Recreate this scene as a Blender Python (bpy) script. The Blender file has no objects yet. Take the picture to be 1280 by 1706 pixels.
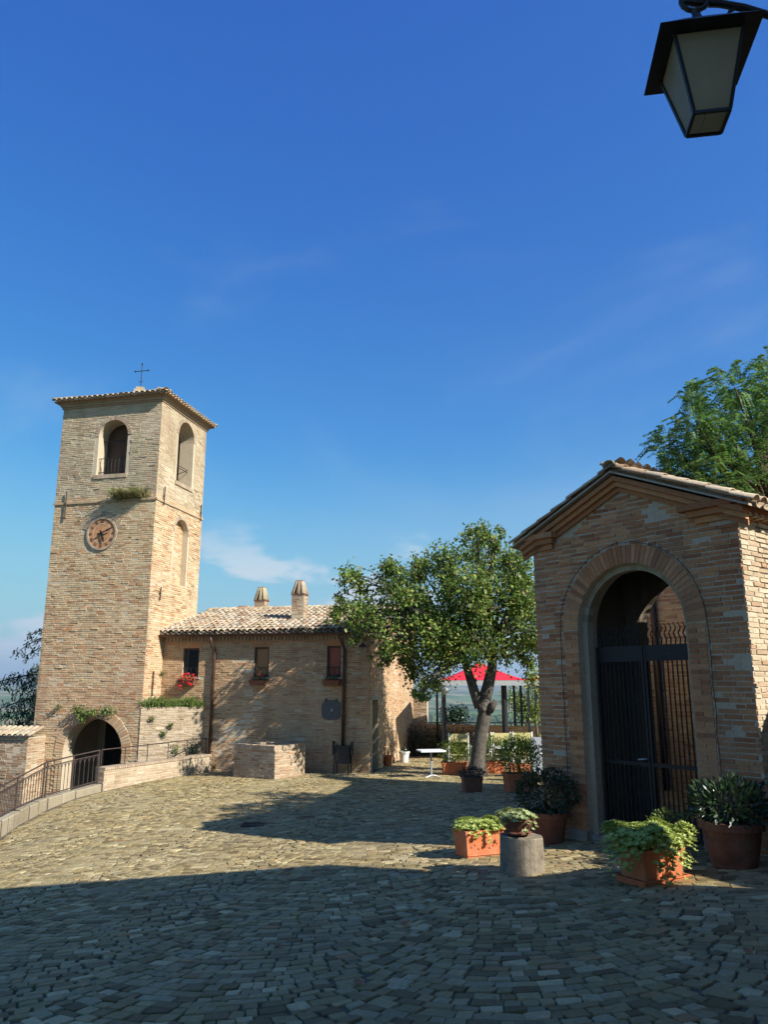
import bpy, math, random
import numpy as np
from mathutils import Vector, Matrix, noise
R_ = math.radians
SC = bpy.context.scene
COL = SC.collection

# ------------------------------------------------------------------ camera
FPX = 1280.0
PITCH = math.atan(287 / 1280.0)
CP, SP = math.cos(PITCH), math.sin(PITCH)
CZ = 1.65
cam_d = bpy.data.cameras.new("camera"); cam = bpy.data.objects.new("camera", cam_d); COL.objects.link(cam)
cam_d.sensor_fit = 'VERTICAL'; cam_d.sensor_height = 36.0; cam_d.lens = 36.0 * FPX / 1706.0
cam_d.clip_start = 0.05; cam_d.clip_end = 60000
cam.location = (0, 0, CZ); cam.rotation_euler = (math.pi / 2 + PITCH, 0, 0)
SC.camera = cam
# ------------------------------------------------------------------ sky, sun, exposure
SUN_AZ, SUN_EL = R_(34.0), R_(35.8)          # azimuth: behind the camera's right shoulder
SUNV = Vector((math.cos(SUN_AZ) * math.cos(SUN_EL), -math.sin(SUN_AZ) * math.cos(SUN_EL), math.sin(SUN_EL)))
W = bpy.data.worlds.new("World"); SC.world = W; W.use_nodes = True
nt = W.node_tree; nt.nodes.clear()
def wn(t, **k):
    n = nt.nodes.new(t)
    for a, b in k.items(): setattr(n, a, b)
    return n
sky = wn('ShaderNodeTexSky', sky_type='NISHITA', sun_disc=False, sun_elevation=SUN_EL,
         sun_rotation=math.atan2(SUNV.x, SUNV.y), altitude=300, air_density=1.0, dust_density=0.3, ozone_density=1.5)
geo = wn('ShaderNodeTexCoord')
sep = wn('ShaderNodeSeparateXYZ'); nt.links.new(geo.outputs['Generated'], sep.inputs[0])
def wmath(op, a, b=None, c=None, clamp=False):
    n = wn('ShaderNodeMath', operation=op, use_clamp=clamp)
    for i, v in enumerate((a, b, c)):
        if v is None: continue
        if isinstance(v, (int, float)): n.inputs[i].default_value = v
        else: nt.links.new(v, n.inputs[i])
    return n.outputs[0]
def wnoise(scale, vscale, detail, rough, dist=0.0, off=(0, 0, 0)):
    mp = wn('ShaderNodeMapping'); mp.inputs['Scale'].default_value = vscale; mp.inputs['Location'].default_value = off
    nt.links.new(geo.outputs['Generated'], mp.inputs[0])
    n = wn('ShaderNodeTexNoise'); n.inputs['Scale'].default_value = scale; n.inputs['Detail'].default_value = detail
    n.inputs['Roughness'].default_value = rough; n.inputs['Distortion'].default_value = dist
    nt.links.new(mp.outputs[0], n.inputs['Vector']); return n.outputs['Fac']
def wrange(v, a, b, c=0.0, d=1.0):
    n = wn('ShaderNodeMapRange', interpolation_type='SMOOTHSTEP'); n.inputs[1].default_value = a; n.inputs[2].default_value = b
    n.inputs[3].default_value = c; n.inputs[4].default_value = d; nt.links.new(v, n.inputs[0]); return n.outputs[0]
z = sep.outputs['Z']
CIRO, CUMO = (2.3, 1.4, 0.6), (6.6, 3.2, 0.8)
# low cumulus in a belt just above the horizon, thin cirrus veils higher up
cum = wrange(wnoise(6.0, (1, 1, 2.2), 7, 0.5, 0.1, CUMO), 0.53, 0.62)
belt = wmath('MULTIPLY', wrange(z, 0.0, 0.05), wrange(z, 0.23, 0.12))
cum = wmath('MULTIPLY', wmath('MULTIPLY', cum, belt), 0.97)
cir = wrange(wnoise(1.7, (1.0, 0.8, 2.0), 8, 0.55, 0.5, CIRO), 0.5, 0.9)
cir = wmath('MULTIPLY', wmath('MULTIPLY', cir, wrange(z, 0.1, 0.35)), 0.5)
cloud = wmath('ADD', cum, cir, clamp=True)
mix = wn('ShaderNodeMix', data_type='RGBA'); mix.inputs['B'].default_value = (6.2, 7.4, 8.2, 1)
grade = wn('ShaderNodeMix', data_type='RGBA', blend_type='MULTIPLY'); grade.inputs['Factor'].default_value = 1.0; grade.inputs['B'].default_value = (.66, 1.33, 1.0, 1)
hs_ = wn('ShaderNodeHueSaturation'); hs_.inputs['Saturation'].default_value = 1.32; nt.links.new(sky.outputs[0], hs_.inputs['Color']); nt.links.new(hs_.outputs[0], grade.inputs['A'])
sr = wn('ShaderNodeSeparateColor'); nt.links.new(grade.outputs['Result'], sr.inputs[0]); cr = wn('ShaderNodeCombineColor')
nt.links.new(sr.outputs[0], cr.inputs[0]); nt.links.new(sr.outputs[1], cr.inputs[1])
nt.links.new(wmath('MULTIPLY', wmath('POWER', sr.outputs[2], 0.5), 3.3), cr.inputs[2])
hzm = wn('ShaderNodeMix', data_type='RGBA'); hzm.inputs['B'].default_value = (3.3, 4.9, 6.3, 1); nt.links.new(wrange(z, 0.30, 0.0, 0.0, 0.8), hzm.inputs['Factor']); nt.links.new(cr.outputs[0], hzm.inputs['A'])
nt.links.new(cloud, mix.inputs['Factor']); nt.links.new(hzm.outputs['Result'], mix.inputs['A'])
bg = wn('ShaderNodeBackground'); bg.inputs['Strength'].default_value = 0.06
nt.links.new(mix.outputs['Result'], bg.inputs[0])
wo = wn('ShaderNodeOutputWorld'); nt.links.new(bg.outputs[0], wo.inputs[0])
sd = bpy.data.lights.new("sun", 'SUN'); sd.energy = 5.0; sd.angle = R_(0.5); sd.color = (1.0, 0.97, 0.92)
sun = bpy.data.objects.new("sun", sd); COL.objects.link(sun)
sun.rotation_euler = SUNV.to_track_quat('Z', 'Y').to_euler(); sun.location = (20, -15, 25)
SC.view_settings.view_transform = 'Standard'; SC.view_settings.look = 'None'
SC.view_settings.exposure = 0.8; SC.view_settings.gamma = 1.0; SC.view_settings.use_curve_mapping = False
SC.render.engine = 'CYCLES'
SC.cycles.max_bounces = 6; SC.cycles.diffuse_bounces = 3; SC.cycles.transparent_max_bounces = 8; SC.cycles.volume_bounces = 0
SC.cycles.use_denoising = True

# ------------------------------------------------------------------ geometry helpers
def ray(x, y):
    u = (x - 640) / FPX; v = (853 - y) / FPX
    return Vector((u, CP - v * SP, v * CP + SP))
def sstep(a): a = max(0.0, min(1.0, a)); return a * a * (3 - 2 * a)
def gz(X, Y):
    zz = -1.0 * math.tanh(Y / 14.0) + 0.062 * (1 - 0.78 * sstep((Y - 14) / 10.0)) * max(-9, min(X, 6))
    return zz - max(0, -X - 5.5) ** 2 * 0.03 * sstep((24 - Y) / 6.0)
def G(x, y):
    d = ray(x, y); lo, hi = .5, 90.0
    for _ in range(50):
        m = (lo + hi) / 2
        if CZ + d.z * m > gz(d.x * m, d.y * m): lo = m
        else: hi = m
    return Vector((d.x * m, d.y * m, CZ + d.z * m))
def onplane(x, y, P, n):
    d = ray(x, y); t = (P.x * n.x + P.y * n.y) / (d.x * n.x + d.y * n.y)
    return Vector((d.x * t, d.y * t, CZ + d.z * t))
def atY(x, y, Y):
    d = ray(x, y); t = Y / d.y
    return Vector((d.x * t, Y, CZ + d.z * t))
def proj(P):
    zz = P[2] - CZ; dep = P[1] * CP + zz * SP; up = -P[1] * SP + zz * CP
    if dep < .2: return (-9999, -9999, dep)
    return (640 + P[0] / dep * FPX, 853 - up / dep * FPX, dep)
V = Vector

class MB:
    def __init__(s): s.v = []; s.f = []; s.m = []
    def add(s, vs, fs, mi=0):
        b = len(s.v); s.v.extend([tuple(p) for p in vs]); s.f.extend([tuple(i + b for i in f) for f in fs]); s.m.extend([mi] * len(fs))
    def quad(s, a, b, c, d, mi=0): s.add((a, b, c, d), ((0, 1, 2, 3),), mi)
    def obox(s, o, a, b, c, mi=0):
        o, a, b, c = V(o), V(a), V(b), V(c)
        s.add([o, o + a, o + a + b, o + b, o + c, o + a + c, o + a + b + c, o + b + c],
              [(0, 3, 2, 1), (4, 5, 6, 7), (0, 1, 5, 4), (1, 2, 6, 5), (2, 3, 7, 6), (3, 0, 4, 7)], mi)
    def box(s, c, d, rz=0.0, mi=0):
        ca, sa = math.cos(rz), math.sin(rz)
        a = V((ca, sa, 0)) * d[0]; b = V((-sa, ca, 0)) * d[1]; h = V((0, 0, d[2]))
        s.obox(V(c) - a / 2 - b / 2 - h / 2, a, b, h, mi)
    def fbox(s, F, u0, u1, d0, d1, z0, z1, mi=0):
        o = F(u0, d0, z0); s.obox(o, F(u1, d0, z0) - o, F(u0, d1, z0) - o, F(u0, d0, z1) - o, mi)
    def tube(s, pts, rs, n=8, cap=True, mi=0):
        pts = [V(p) for p in pts]; vs = []; fs = []
        if isinstance(rs, (int, float)): rs = [rs] * len(pts)
        x = None
        for i, p in enumerate(pts):
            t = (pts[min(i + 1, len(pts) - 1)] - pts[max(i - 1, 0)]).normalized()
            if x is None:
                x = t.orthogonal().normalized()
            x = (x - t * x.dot(t))
            x = x.normalized() if x.length > 1e-6 else t.orthogonal().normalized()
            y = t.cross(x)
            for k in range(n):
                a = 2 * math.pi * k / n
                vs.append(p + (x * math.cos(a) + y * math.sin(a)) * rs[i])
        for i in range(len(pts) - 1):
            for k in range(n):
                k2 = (k + 1) % n
                fs.append((i * n + k, i * n + k2, (i + 1) * n + k2, (i + 1) * n + k))
        if cap:
            fs.append(tuple(range(n - 1, -1, -1))); fs.append(tuple(range((len(pts) - 1) * n, len(pts) * n)))
        s.add(vs, fs, mi)
    def lathe(s, c, prof, n=20, mi=0, sx=1.0, sy=1.0, rz=0.0):
        vs = []; fs = []; c = V(c)
        for r, h in prof:
            for k in range(n):
                a = 2 * math.pi * k / n
                x, y = r * math.cos(a) * sx, r * math.sin(a) * sy
                vs.append((c.x + x * math.cos(rz) - y * math.sin(rz), c.y + x * math.sin(rz) + y * math.cos(rz), c.z + h))
        m = len(prof)
        for i in range(m - 1):
            for k in range(n):
                k2 = (k + 1) % n
                fs.append((i * n + k, i * n + k2, (i + 1) * n + k2, (i + 1) * n + k))
        fs.append(tuple(range(n - 1, -1, -1))); fs.append(tuple(range((m - 1) * n, m * n)))
        s.add(vs, fs, mi)
    def leaf(s, c, d, nrm, L, Wd, mi=0):
        d = d.normalized(); sd_ = d.cross(nrm)
        if sd_.length < 1e-5: sd_ = d.orthogonal()
        sd_.normalize(); up = sd_.cross(d)
        a = c - d * L * .5; b = c + d * L * .5; m = c - d * L * .05 - up * Wd * .12
        s.add((a, m + sd_ * Wd * .5 + up * Wd * .12, b, m - sd_ * Wd * .5 + up * Wd * .12), ((0, 1, 2), (0, 2, 3)), mi)
    def build(s, name, mats, parent=None, smooth=False, kind=None):
        me = bpy.data.meshes.new(name)
        off = V((0, 0, 0))
        if parent is not None: off = wloc(parent)
        vv = np.array(s.v, dtype=np.float32).reshape(-1, 3) - np.array(off, dtype=np.float32)
        me.from_pydata(vv.tolist(), [], s.f)
        if not isinstance(mats, (list, tuple)): mats = [mats]
        for m in mats: me.materials.append(m)
        if len(mats) > 1: me.polygons.foreach_set('material_index', s.m)
        if smooth: me.polygons.foreach_set('use_smooth', [True] * len(s.f))
        me.update()
        o = bpy.data.objects.new(name, me); COL.objects.link(o)
        if parent is not None: o.parent = parent
        if kind: o['kind'] = kind
        return o
WLOC = {}
def wloc(o):
    p = V((0, 0, 0))
    while o is not None: p = p + o.location; o = o.parent
    return p
def tag(o, label, cat=None, group=None):
    o['label'] = label
    if cat: o['category'] = cat
    if group: o['group'] = group
    return o
def thing(name, label, cat, loc, group=None):
    o = bpy.data.objects.new(name, None); COL.objects.link(o); o.location = loc; o.empty_display_size = .1
    return tag(o, label, cat, group)
def struct(o): o['kind'] = 'structure'; return o

# ------------------------------------------------------------------ materials
def newmat(name):
    m = bpy.data.materials.new(name); m.use_nodes = True; t = m.node_tree; t.nodes.clear()
    out = t.nodes.new('ShaderNodeOutputMaterial'); b = t.nodes.new('ShaderNodeBsdfPrincipled'); t.links.new(b.outputs[0], out.inputs[0])
    return m, t, b, out
def N(t, typ, ins={}, **k):
    n = t.nodes.new(typ)
    for a, b in k.items(): setattr(n, a, b)
    for a, b in ins.items():
        if hasattr(b, 'links') or isinstance(b, bpy.types.NodeSocket): t.links.new(b, n.inputs[a])
        else: n.inputs[a].default_value = b
    return n
def ramp(t, fac, stops):
    n = t.nodes.new('ShaderNodeValToRGB'); e = n.color_ramp.elements
    while len(e) < len(stops): e.new(0.5)
    for i, (p, c) in enumerate(stops): e[i].position = p; e[i].color = (c[0], c[1], c[2], 1)
    t.links.new(fac, n.inputs[0]); return n.outputs[0]
def pos(t): return N(t, 'ShaderNodeNewGeometry').outputs['Position']
def rnd(t):
    a = N(t, 'ShaderNodeNewGeometry').outputs['Random Per Island']; b = N(t, 'ShaderNodeObjectInfo').outputs['Random']
    s = N(t, 'ShaderNodeMath', {0: a, 1: b}, operation='ADD').outputs[0]
    return N(t, 'ShaderNodeMath', {0: s}, operation='FRACT').outputs[0]
def nz(t, scale, detail=4, rough=.55, vec=None):
    n = N(t, 'ShaderNodeTexNoise', {'Scale': scale, 'Detail': detail, 'Roughness': rough, 'Vector': vec or pos(t)}); return n.outputs['Fac']
def mixc(t, f, a, b, mode='MIX'):
    n = t.nodes.new('ShaderNodeMix'); n.data_type = 'RGBA'; n.blend_type = mode
    for nm, x in (('Factor', f), ('A', a), ('B', b)):
        if isinstance(x, bpy.types.NodeSocket): t.links.new(x, n.inputs[nm])
        else: n.inputs[nm].default_value = x if isinstance(x, float) else (x[0], x[1], x[2], 1)
    return n.outputs['Result']
def mrange(t, v, a, b, c=0.0, d=1.0):
    n = N(t, 'ShaderNodeMapRange', {0: v, 1: a, 2: b, 3: c, 4: d}); return n.outputs[0]
def bump(t, b, h, s, d=.02):
    n = N(t, 'ShaderNodeBump', {'Height': h, 'Strength': s, 'Distance': d}); t.links.new(n.outputs[0], b.inputs['Normal'])

def mat_masonry(name, stops, stain=(.12, .10, .07), stain_amt=.45, rough=.92, patch=(.36, .29, .21), patch_amt=.35, red=None, upper=None):
    m, t, b, _ = newmat(name)
    c = ramp(t, rnd(t), stops)
    big = nz(t, .55, 5, .6)
    c = mixc(t, mrange(t, big, .5, .72, 0, patch_amt), c, patch)          # repointed, limewashed patches
    if red: c = mixc(t, mrange(t, nz(t, .42, 5, .6, N(t, 'ShaderNodeVectorMath', {0: pos(t), 1: (7.3, 2.1, 4.4)}, operation='ADD').outputs[0]), .47, .68, 0, red[3]), c, red[:3])
    if upper: c = mixc(t, mrange(t, N(t, 'ShaderNodeSeparateXYZ', {0: pos(t)}).outputs[2], upper[0] - .04, upper[0] + .04, 0, upper[1]), c, (.40, .37, .29))
    sv = N(t, 'ShaderNodeMapping', {'Vector': pos(t), 'Scale': (1.6, 1.6, .22)}).outputs[0]
    c = mixc(t, mrange(t, nz(t, 1.1, 6, .65, sv), .52, .78, 0, .5), c, (stain[0] * 1.3, stain[1] * 1.25, stain[2] * 1.2))
    fine = nz(t, 28, 5, .65); c = mixc(t, .45, c, ramp(t, fine, [(.25, (.25, .25, .25)), (.5, (.5, .5, .5)), (.8, (.8, .8, .8))]), 'OVERLAY')
    st = mrange(t, nz(t, 1.7, 7, .7), .54, .75, 0, stain_amt)
    c = mixc(t, st, c, stain)
    c = mixc(t, 1.0, c, (1.0, .965, .87), 'MULTIPLY')
    t.links.new(c, b.inputs['Base Color']); b.inputs['Roughness'].default_value = rough; b.inputs['Specular IOR Level'].default_value = .2
    bump(t, b, nz(t, 45, 6, .7), .7, .012)
    return m
BR = [(0, (.27, .165, .105)), (.18, (.36, .24, .16)), (.4, (.42, .31, .21)), (.62, (.37, .29, .21)), (.8, (.46, .37, .27)), (.93, (.33, .22, .15)), (1, (.38, .20, .115))]
M_brick = mat_masonry('brick_old', BR)
M_brick2 = mat_masonry('brick_portico', [(0, (0.310, 0.124, 0.061)), (.25, (0.422, 0.191, 0.090)), (.55, (0.495, 0.240, 0.116)), (.8, (0.570, 0.295, 0.146)), (1, (0.347, 0.132, 0.061))], stain_amt=.3, patch=(.36, .26, .19), patch_amt=.45, red=(.34, .16, .09, .45))
M_bricktower = mat_masonry('brick_tower', [(0, (0.410, 0.233, 0.127)), (.15, (0.529, 0.350, 0.206)), (.4, (0.605, 0.456, 0.289)), (.65, (0.529, 0.413, 0.270)), (.85, (0.659, 0.519, 0.343)), (1, (0.508, 0.270, 0.142))], stain=(.13, .115, .085), stain_amt=.4, red=(.50, .26, .15, .55), upper=(7.85, .5))
M_shadeplaster = mat_masonry('shade_plaster', [(0, (.13, .105, .08)), (1, (.17, .14, .11))], patch=(.10, .08, .06))  # plaster darkened in its colour to give the gateway passage deep shade
M_vous = mat_masonry('brick_arch', [(0, (.34, .25, .18)), (.5, (.41, .32, .24)), (1, (.46, .37, .29))], stain_amt=.25)
M_mortar = mat_masonry('mortar', [(0, (.50, .42, .32)), (1, (.52, .445, .34))], stain_amt=.3, patch=(.42, .33, .24))
M_stone = mat_masonry('grey_stone', [(0, (.30, .285, .25)), (1, (.40, .38, .33))], patch=(.33, .30, .25))
M_cobble = mat_masonry('cobble', [(0, (0.137, 0.100, 0.048)), (.22, (0.231, 0.180, 0.088)), (.45, (0.326, 0.255, 0.124)), (.62, (0.273, 0.225, 0.128)), (.78, (0.389, 0.310, 0.156)), (.90, (0.326, 0.280, 0.172)), (.955, (0.546, 0.460, 0.264)), (1, (0.315, 0.180, 0.080))],
                       stain=(.13, .12, .085), stain_amt=.4, rough=.72, patch=(.30, .27, .19), patch_amt=.35)
M_tile = mat_masonry('roof_tile', [(0, (.24, .16, .11)), (.15, (.38, .28, .20)), (.4, (.46, .37, .28)), (.65, (.40, .34, .27)), (.8, (.50, .42, .33)), (.92, (.22, .19, .155)), (1, (.44, .27, .17))], stain=(.10, .09, .065), stain_amt=.75, patch=(.40, .35, .19), patch_amt=.5)
M_kerb = mat_masonry('kerb_stone', [(0, (.26, .22, .16)), (.5, (.33, .285, .21)), (1, (.38, .33, .25))], patch=(.30, .26, .19))
def mat_plain(name, col, rough=.6, metal=0.0, var=.25, scale=9, bmp=.15, spec=.4, rv=.0):
    m, t, b, _ = newmat(name)
    d = [x * (1 - var) for x in col]; l = [min(1, x * (1 + var)) for x in col]
    c = ramp(t, nz(t, scale, 6, .62), [(.25, d), (.5, col), (.78, l)])
    if rv: c = mixc(t, mrange(t, rnd(t), 0, 1, 0, rv), c, (.05, .04, .03))
    t.links.new(c, b.inputs['Base Color']); b.inputs['Roughness'].default_value = rough; b.inputs['Metallic'].default_value = metal
    b.inputs['Specular IOR Level'].default_value = spec
    if bmp: bump(t, b, nz(t, scale * 4, 5, .65), bmp, .01)
    return m
M_iron = mat_plain('wrought_iron', (.022, .02, .019), .55, .3, .35, 14, .3)
M_rust = mat_plain('rusty_iron', (.06, .04, .032), .7, .2, .45, 14, .3)
M_pipe = mat_plain('copper_pipe', (.085, .05, .035), .5, .4, .4, 5, .1)
M_terra = mat_plain('terracotta', (.52, .155, .06), .8, 0, .28, 7, .25, .2)
M_terra2 = mat_plain('old_terracotta', (.20, .085, .05), .85, 0, .4, 6, .3, .2)
M_soil = mat_plain('soil', (.045, .032, .022), .95, 0, .4, 20, .6, .1)
M_bark = mat_plain('bark', (.10, .084, .068), .95, 0, .6, 13, 1.0, .1)
M_log = mat_plain('weathered_wood', (.22, .18, .125), .9, 0, .5, 11, .8, .1)
M_wood = mat_plain('dark_wood', (.075, .045, .028), .7, 0, .4, 10, .3)
M_plaster = mat_plain('pale_plaster', (.55, .54, .47), .9, 0, .15, 3, .2, .2)
M_white = mat_plain('white_paint', (.78, .78, .75), .4, 0, .06, 6, .0)
M_whitepot = mat_plain('white_ceramic', (.62, .60, .55), .5, 0, .15, 8, .0)
M_grey = mat_plain('grey_paint', (.30, .32, .34), .5, 0, .12, 4, .0)
M_plaque = mat_plain('slate_plaque', (.085, .085, .08), .6, 0, .25, 8, .2)
M_black = mat_plain('black_metal', (.018, .018, .02), .45, .2, .3, 10, .1)
M_red = mat_plain('red_canvas', (.62, .025, .045), .75, 0, .12, 3, .05, .2)
M_valance = mat_plain('grey_canvas', (.34, .35, .34), .8, 0, .1, 3, .0, .2)
M_yel = mat_plain('yellow_canvas', (.50, .42, .19), .85, 0, .12, 6, .05, .2)
M_clock = mat_plain('clock_face', (.46, .225, .105), .8, 0, .35, 7, .15, .2)
M_clockring = mat_plain('clock_ring', (.50, .36, .24), .8, 0, .2, 9, .1, .2)
M_numeral = mat_plain('numeral_paint', (.16, .085, .055), .8, 0, .2, 9, .0)
M_curt = mat_plain('orange_shutter', (.55, .25, .085), .8, 0, .15, 5, .0)
M_redcurt = mat_plain('red_curtain', (.50, .115, .05), .8, 0, .2, 5, .0)
M_leafdry = mat_plain('dry_leaf', (.30, .12, .05), .8, 0, .3, 6, .0)
M_flower = mat_plain('red_petals', (.70, .02, .03), .6, 0, .2, 10, .0, .3)
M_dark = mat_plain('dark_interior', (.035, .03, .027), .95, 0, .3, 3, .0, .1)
M_twig = mat_plain('twig', (.10, .07, .045), .9, 0, .3, 9, .0, .1)
def add_bloom(m, col=(.55, .47, .40), amt=.55):
    t = m.node_tree; b = [n for n in t.nodes if n.type == 'BSDF_PRINCIPLED'][0]; src = b.inputs['Base Color'].links[0].from_socket
    c = mixc(t, mrange(t, nz(t, 5, 8, .72), .5, .72, 0, amt), src, col)
    c = mixc(t, mrange(t, nz(t, 2.3, 6, .7), .55, .75, 0, .6), c, (.10, .075, .05)); t.links.new(c, b.inputs['Base Color'])
add_bloom(M_terra, (.50, .36, .27), .3); add_bloom(M_terra2, (.30, .25, .20), .25); add_bloom(M_log, (.32, .28, .21), .5)
def mat_joint():
    m, t, b, _ = newmat('joint_earth')
    c = ramp(t, nz(t, 1.3, 6, .65), [(.35, (.075, .06, .04)), (.55, (.12, .10, .065)), (.72, (.085, .09, .04))])
    t.links.new(c, b.inputs['Base Color']); b.inputs['Roughness'].default_value = .95; bump(t, b, nz(t, 60, 5, .7), .6, .01); return m
M_joint = mat_joint()
def mat_leaf(name, stops, trans=.3, rough=.5, spec=.35):
    m, t, b, out = newmat(name)
    c = ramp(t, rnd(t), stops)
    c = mixc(t, .35, c, ramp(t, nz(t, .9, 4, .6), [(.3, (.3, .3, .3)), (.7, (.72, .72, .66))]), 'OVERLAY')
    t.links.new(c, b.inputs['Base Color']); b.inputs['Roughness'].default_value = rough; b.inputs['Specular IOR Level'].default_value = spec
    tr = N(t, 'ShaderNodeBsdfTranslucent'); t.links.new(c, tr.inputs[0])
    mx = N(t, 'ShaderNodeMixShader', {0: trans, 1: b.outputs[0], 2: tr.outputs[0]}); t.links.new(mx.outputs[0], out.inputs[0])
    return m
M_lf_tree = mat_leaf('leaf_tree', [(0, (.055, .105, .02)), (.35, (.12, .195, .034)), (.7, (.205, .28, .052)), (.9, (.31, .33, .07)), (.97, (.30, .24, .07)), (1, (.28, .13, .06))], .34)
M_lf_loc = mat_leaf('leaf_locust', [(0, (.065, .15, .028)), (.5, (.105, .215, .04)), (1, (.17, .28, .06))], .38)
M_lf_ced = mat_leaf('leaf_cedar', [(0, (.025, .05, .03)), (.5, (.045, .075, .045)), (1, (.075, .105, .05))], .1, .7)
M_lf_sed = mat_leaf('leaf_sedum', [(0, (.24, .31, .055)), (.5, (.37, .44, .10)), (1, (.50, .54, .18))], .25)
M_lf_box = mat_leaf('leaf_box', [(0, (.08, .13, .02)), (.5, (.16, .22, .03)), (1, (.28, .30, .05))], .25)
M_lf_dark = mat_leaf('leaf_dark', [(0, (.015, .035, .015)), (.5, (.025, .05, .02)), (1, (.04, .07, .025))], .1, .35, .5)
M_lf_wall = mat_leaf('leaf_wall', [(0, (.06, .10, .025)), (.5, (.12, .18, .04)), (1, (.22, .27, .07))], .25)
M_grassdry = mat_leaf('grass_dry', [(0, (.10, .12, .04)), (.5, (.19, .19, .07)), (1, (.30, .25, .12))], .2)
M_lf_far = mat_leaf('leaf_far', [(0, (.03, .06, .025)), (.5, (.05, .085, .03)), (1, (.08, .11, .04))], .1, .8, .1)
def mat_terrain():
    m, t, b, _ = newmat('terrain_fields')
    p = pos(t)
    vo = N(t, 'ShaderNodeTexVoronoi', {'Scale': .0045, 'Vector': p, 'Randomness': 1.0})
    c = ramp(t, N(t, 'ShaderNodeSeparateColor', {0: vo.outputs['Color']}).outputs[0],
             [(0, (.05, .10, .03)), (.25, (.09, .15, .04)), (.45, (.16, .17, .07)), (.65, (.24, .20, .11)), (.8, (.07, .12, .035)), (1, (.20, .19, .09))])
    c = mixc(t, .5, c, ramp(t, nz(t, .02, 6, .6, p), [(.3, (.3, .35, .3)), (.7, (.65, .65, .6))]), 'OVERLAY')
    w = mrange(t, nz(t, .004, 7, .65, p), .52, .58)
    c = mixc(t, w, c, (.035, .06, .025))
    t.links.new(c, b.inputs['Base Color']); b.inputs['Roughness'].default_value = .95; b.inputs['Specular IOR Level'].default_value = .1
    return m
M_terrain = mat_terrain()
def mat_glass(name, col, a=.5, rough=.25):
    m, t, b, out = newmat(name)
    c = ramp(t, nz(t, 4, 4, .6), [(.3, [x * .8 for x in col]), (.7, col)])
    t.links.new(c, b.inputs['Base Color']); b.inputs['Roughness'].default_value = rough
    tr = N(t, 'ShaderNodeBsdfTranslucent'); t.links.new(c, tr.inputs[0])
    mx = N(t, 'ShaderNodeMixShader', {0: a, 1: b.outputs[0], 2: tr.outputs[0]}); t.links.new(mx.outputs[0], out.inputs[0]); return m
M_lampglass = mat_glass('frosted_amber_glass', (.62, .56, .40), .72, .35)
M_globe = mat_glass('white_globe', (.7, .7, .68), .3, .2)
def mat_pane():
    m, t, b, out = newmat('window_glass')
    b.inputs['Base Color'].default_value = (.02, .025, .03, 1); b.inputs['Roughness'].default_value = .06
    tr = N(t, 'ShaderNodeBsdfTransparent'); mx = N(t, 'ShaderNodeMixShader', {0: .88, 1: b.outputs[0], 2: tr.outputs[0]}); t.links.new(mx.outputs[0], out.inputs[0]); return m
M_pane = mat_pane()

# ------------------------------------------------------------------ masonry helpers
def brick_mesh(name, seed, mat):
    r = random.Random(seed); b = MB(); j = lambda a: r.uniform(-a, a)
    e = .05
    vs = [(-.5, 0, -.5), (.5, 0, -.5), (.5, 0, .5), (-.5, 0, .5)]
    fr = [(-.5 + .02 + j(.015), -1 + j(.3), -.5 + e + j(.05)), (.5 - .02 + j(.015), -1 + j(.3), -.5 + e + j(.05)), (.5 - .02 + j(.015), -1 + j(.3), .5 - e + j(.05)), (-.5 + .02 + j(.015), -1 + j(.3), .5 - e + j(.05))]
    b.add(vs + fr, [(4, 5, 6, 7), (0, 1, 5, 4), (1, 2, 6, 5), (2, 3, 7, 6), (3, 0, 4, 7)])
    me = bpy.data.meshes.new(name); me.from_pydata([tuple(v) for v in b.v], [], b.f); me.materials.append(mat); return me
BM = {}
def brick_variants(mat):
    if mat.name not in BM: BM[mat.name] = [brick_mesh('brick', 11 + i, mat) for i in range(10)]
    return BM[mat.name]
def lay_bricks(root, items, mat, limit=300, name='brick', rest='brickwork', minpx=9):
    """items: (centre Vector, rotation z, length, height, proud[, tilt]); the ones that show largest become single pieces"""
    sc = []
    for it in items:
        x, y, dep = proj(it[0]); vis = (-10 < x < 1290 and -10 < y < 1716 and dep > 0)
        sc.append((-(it[2] / dep) if vis else 0))
    order = sorted(range(len(items)), key=lambda i: sc[i]); var = brick_variants(mat); off = wloc(root)
    single = set(i for i in order[:limit] if sc[i] < 0)
    rr = random.Random(len(items)); mb = MB()
    vco = [[v.co.copy() for v in m.vertices] for m in var]; fcs = [tuple(p.vertices) for p in var[0].polygons]
    for i, it in enumerate(items):
        k = rr.randrange(len(var)); c, rz, L, H, pr = it[:5]; ti = it[5] if len(it) > 5 else 0.0
        if i in single:
            o = bpy.data.objects.new(name, var[k]); COL.objects.link(o); o.parent = root
            o.location = c - off; o.rotation_euler = (0, ti, rz); o.scale = (L, pr, H)
        else:
            M = Matrix.Translation(c) @ Matrix.Rotation(rz, 4, 'Z') @ Matrix.Rotation(ti, 4, 'Y') @ Matrix.Diagonal((L, pr, H, 1))
            mb.add([M @ v for v in vco[k]], fcs)
    if mb.v: mb.build(rest, mat, root, kind='stuff')
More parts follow.
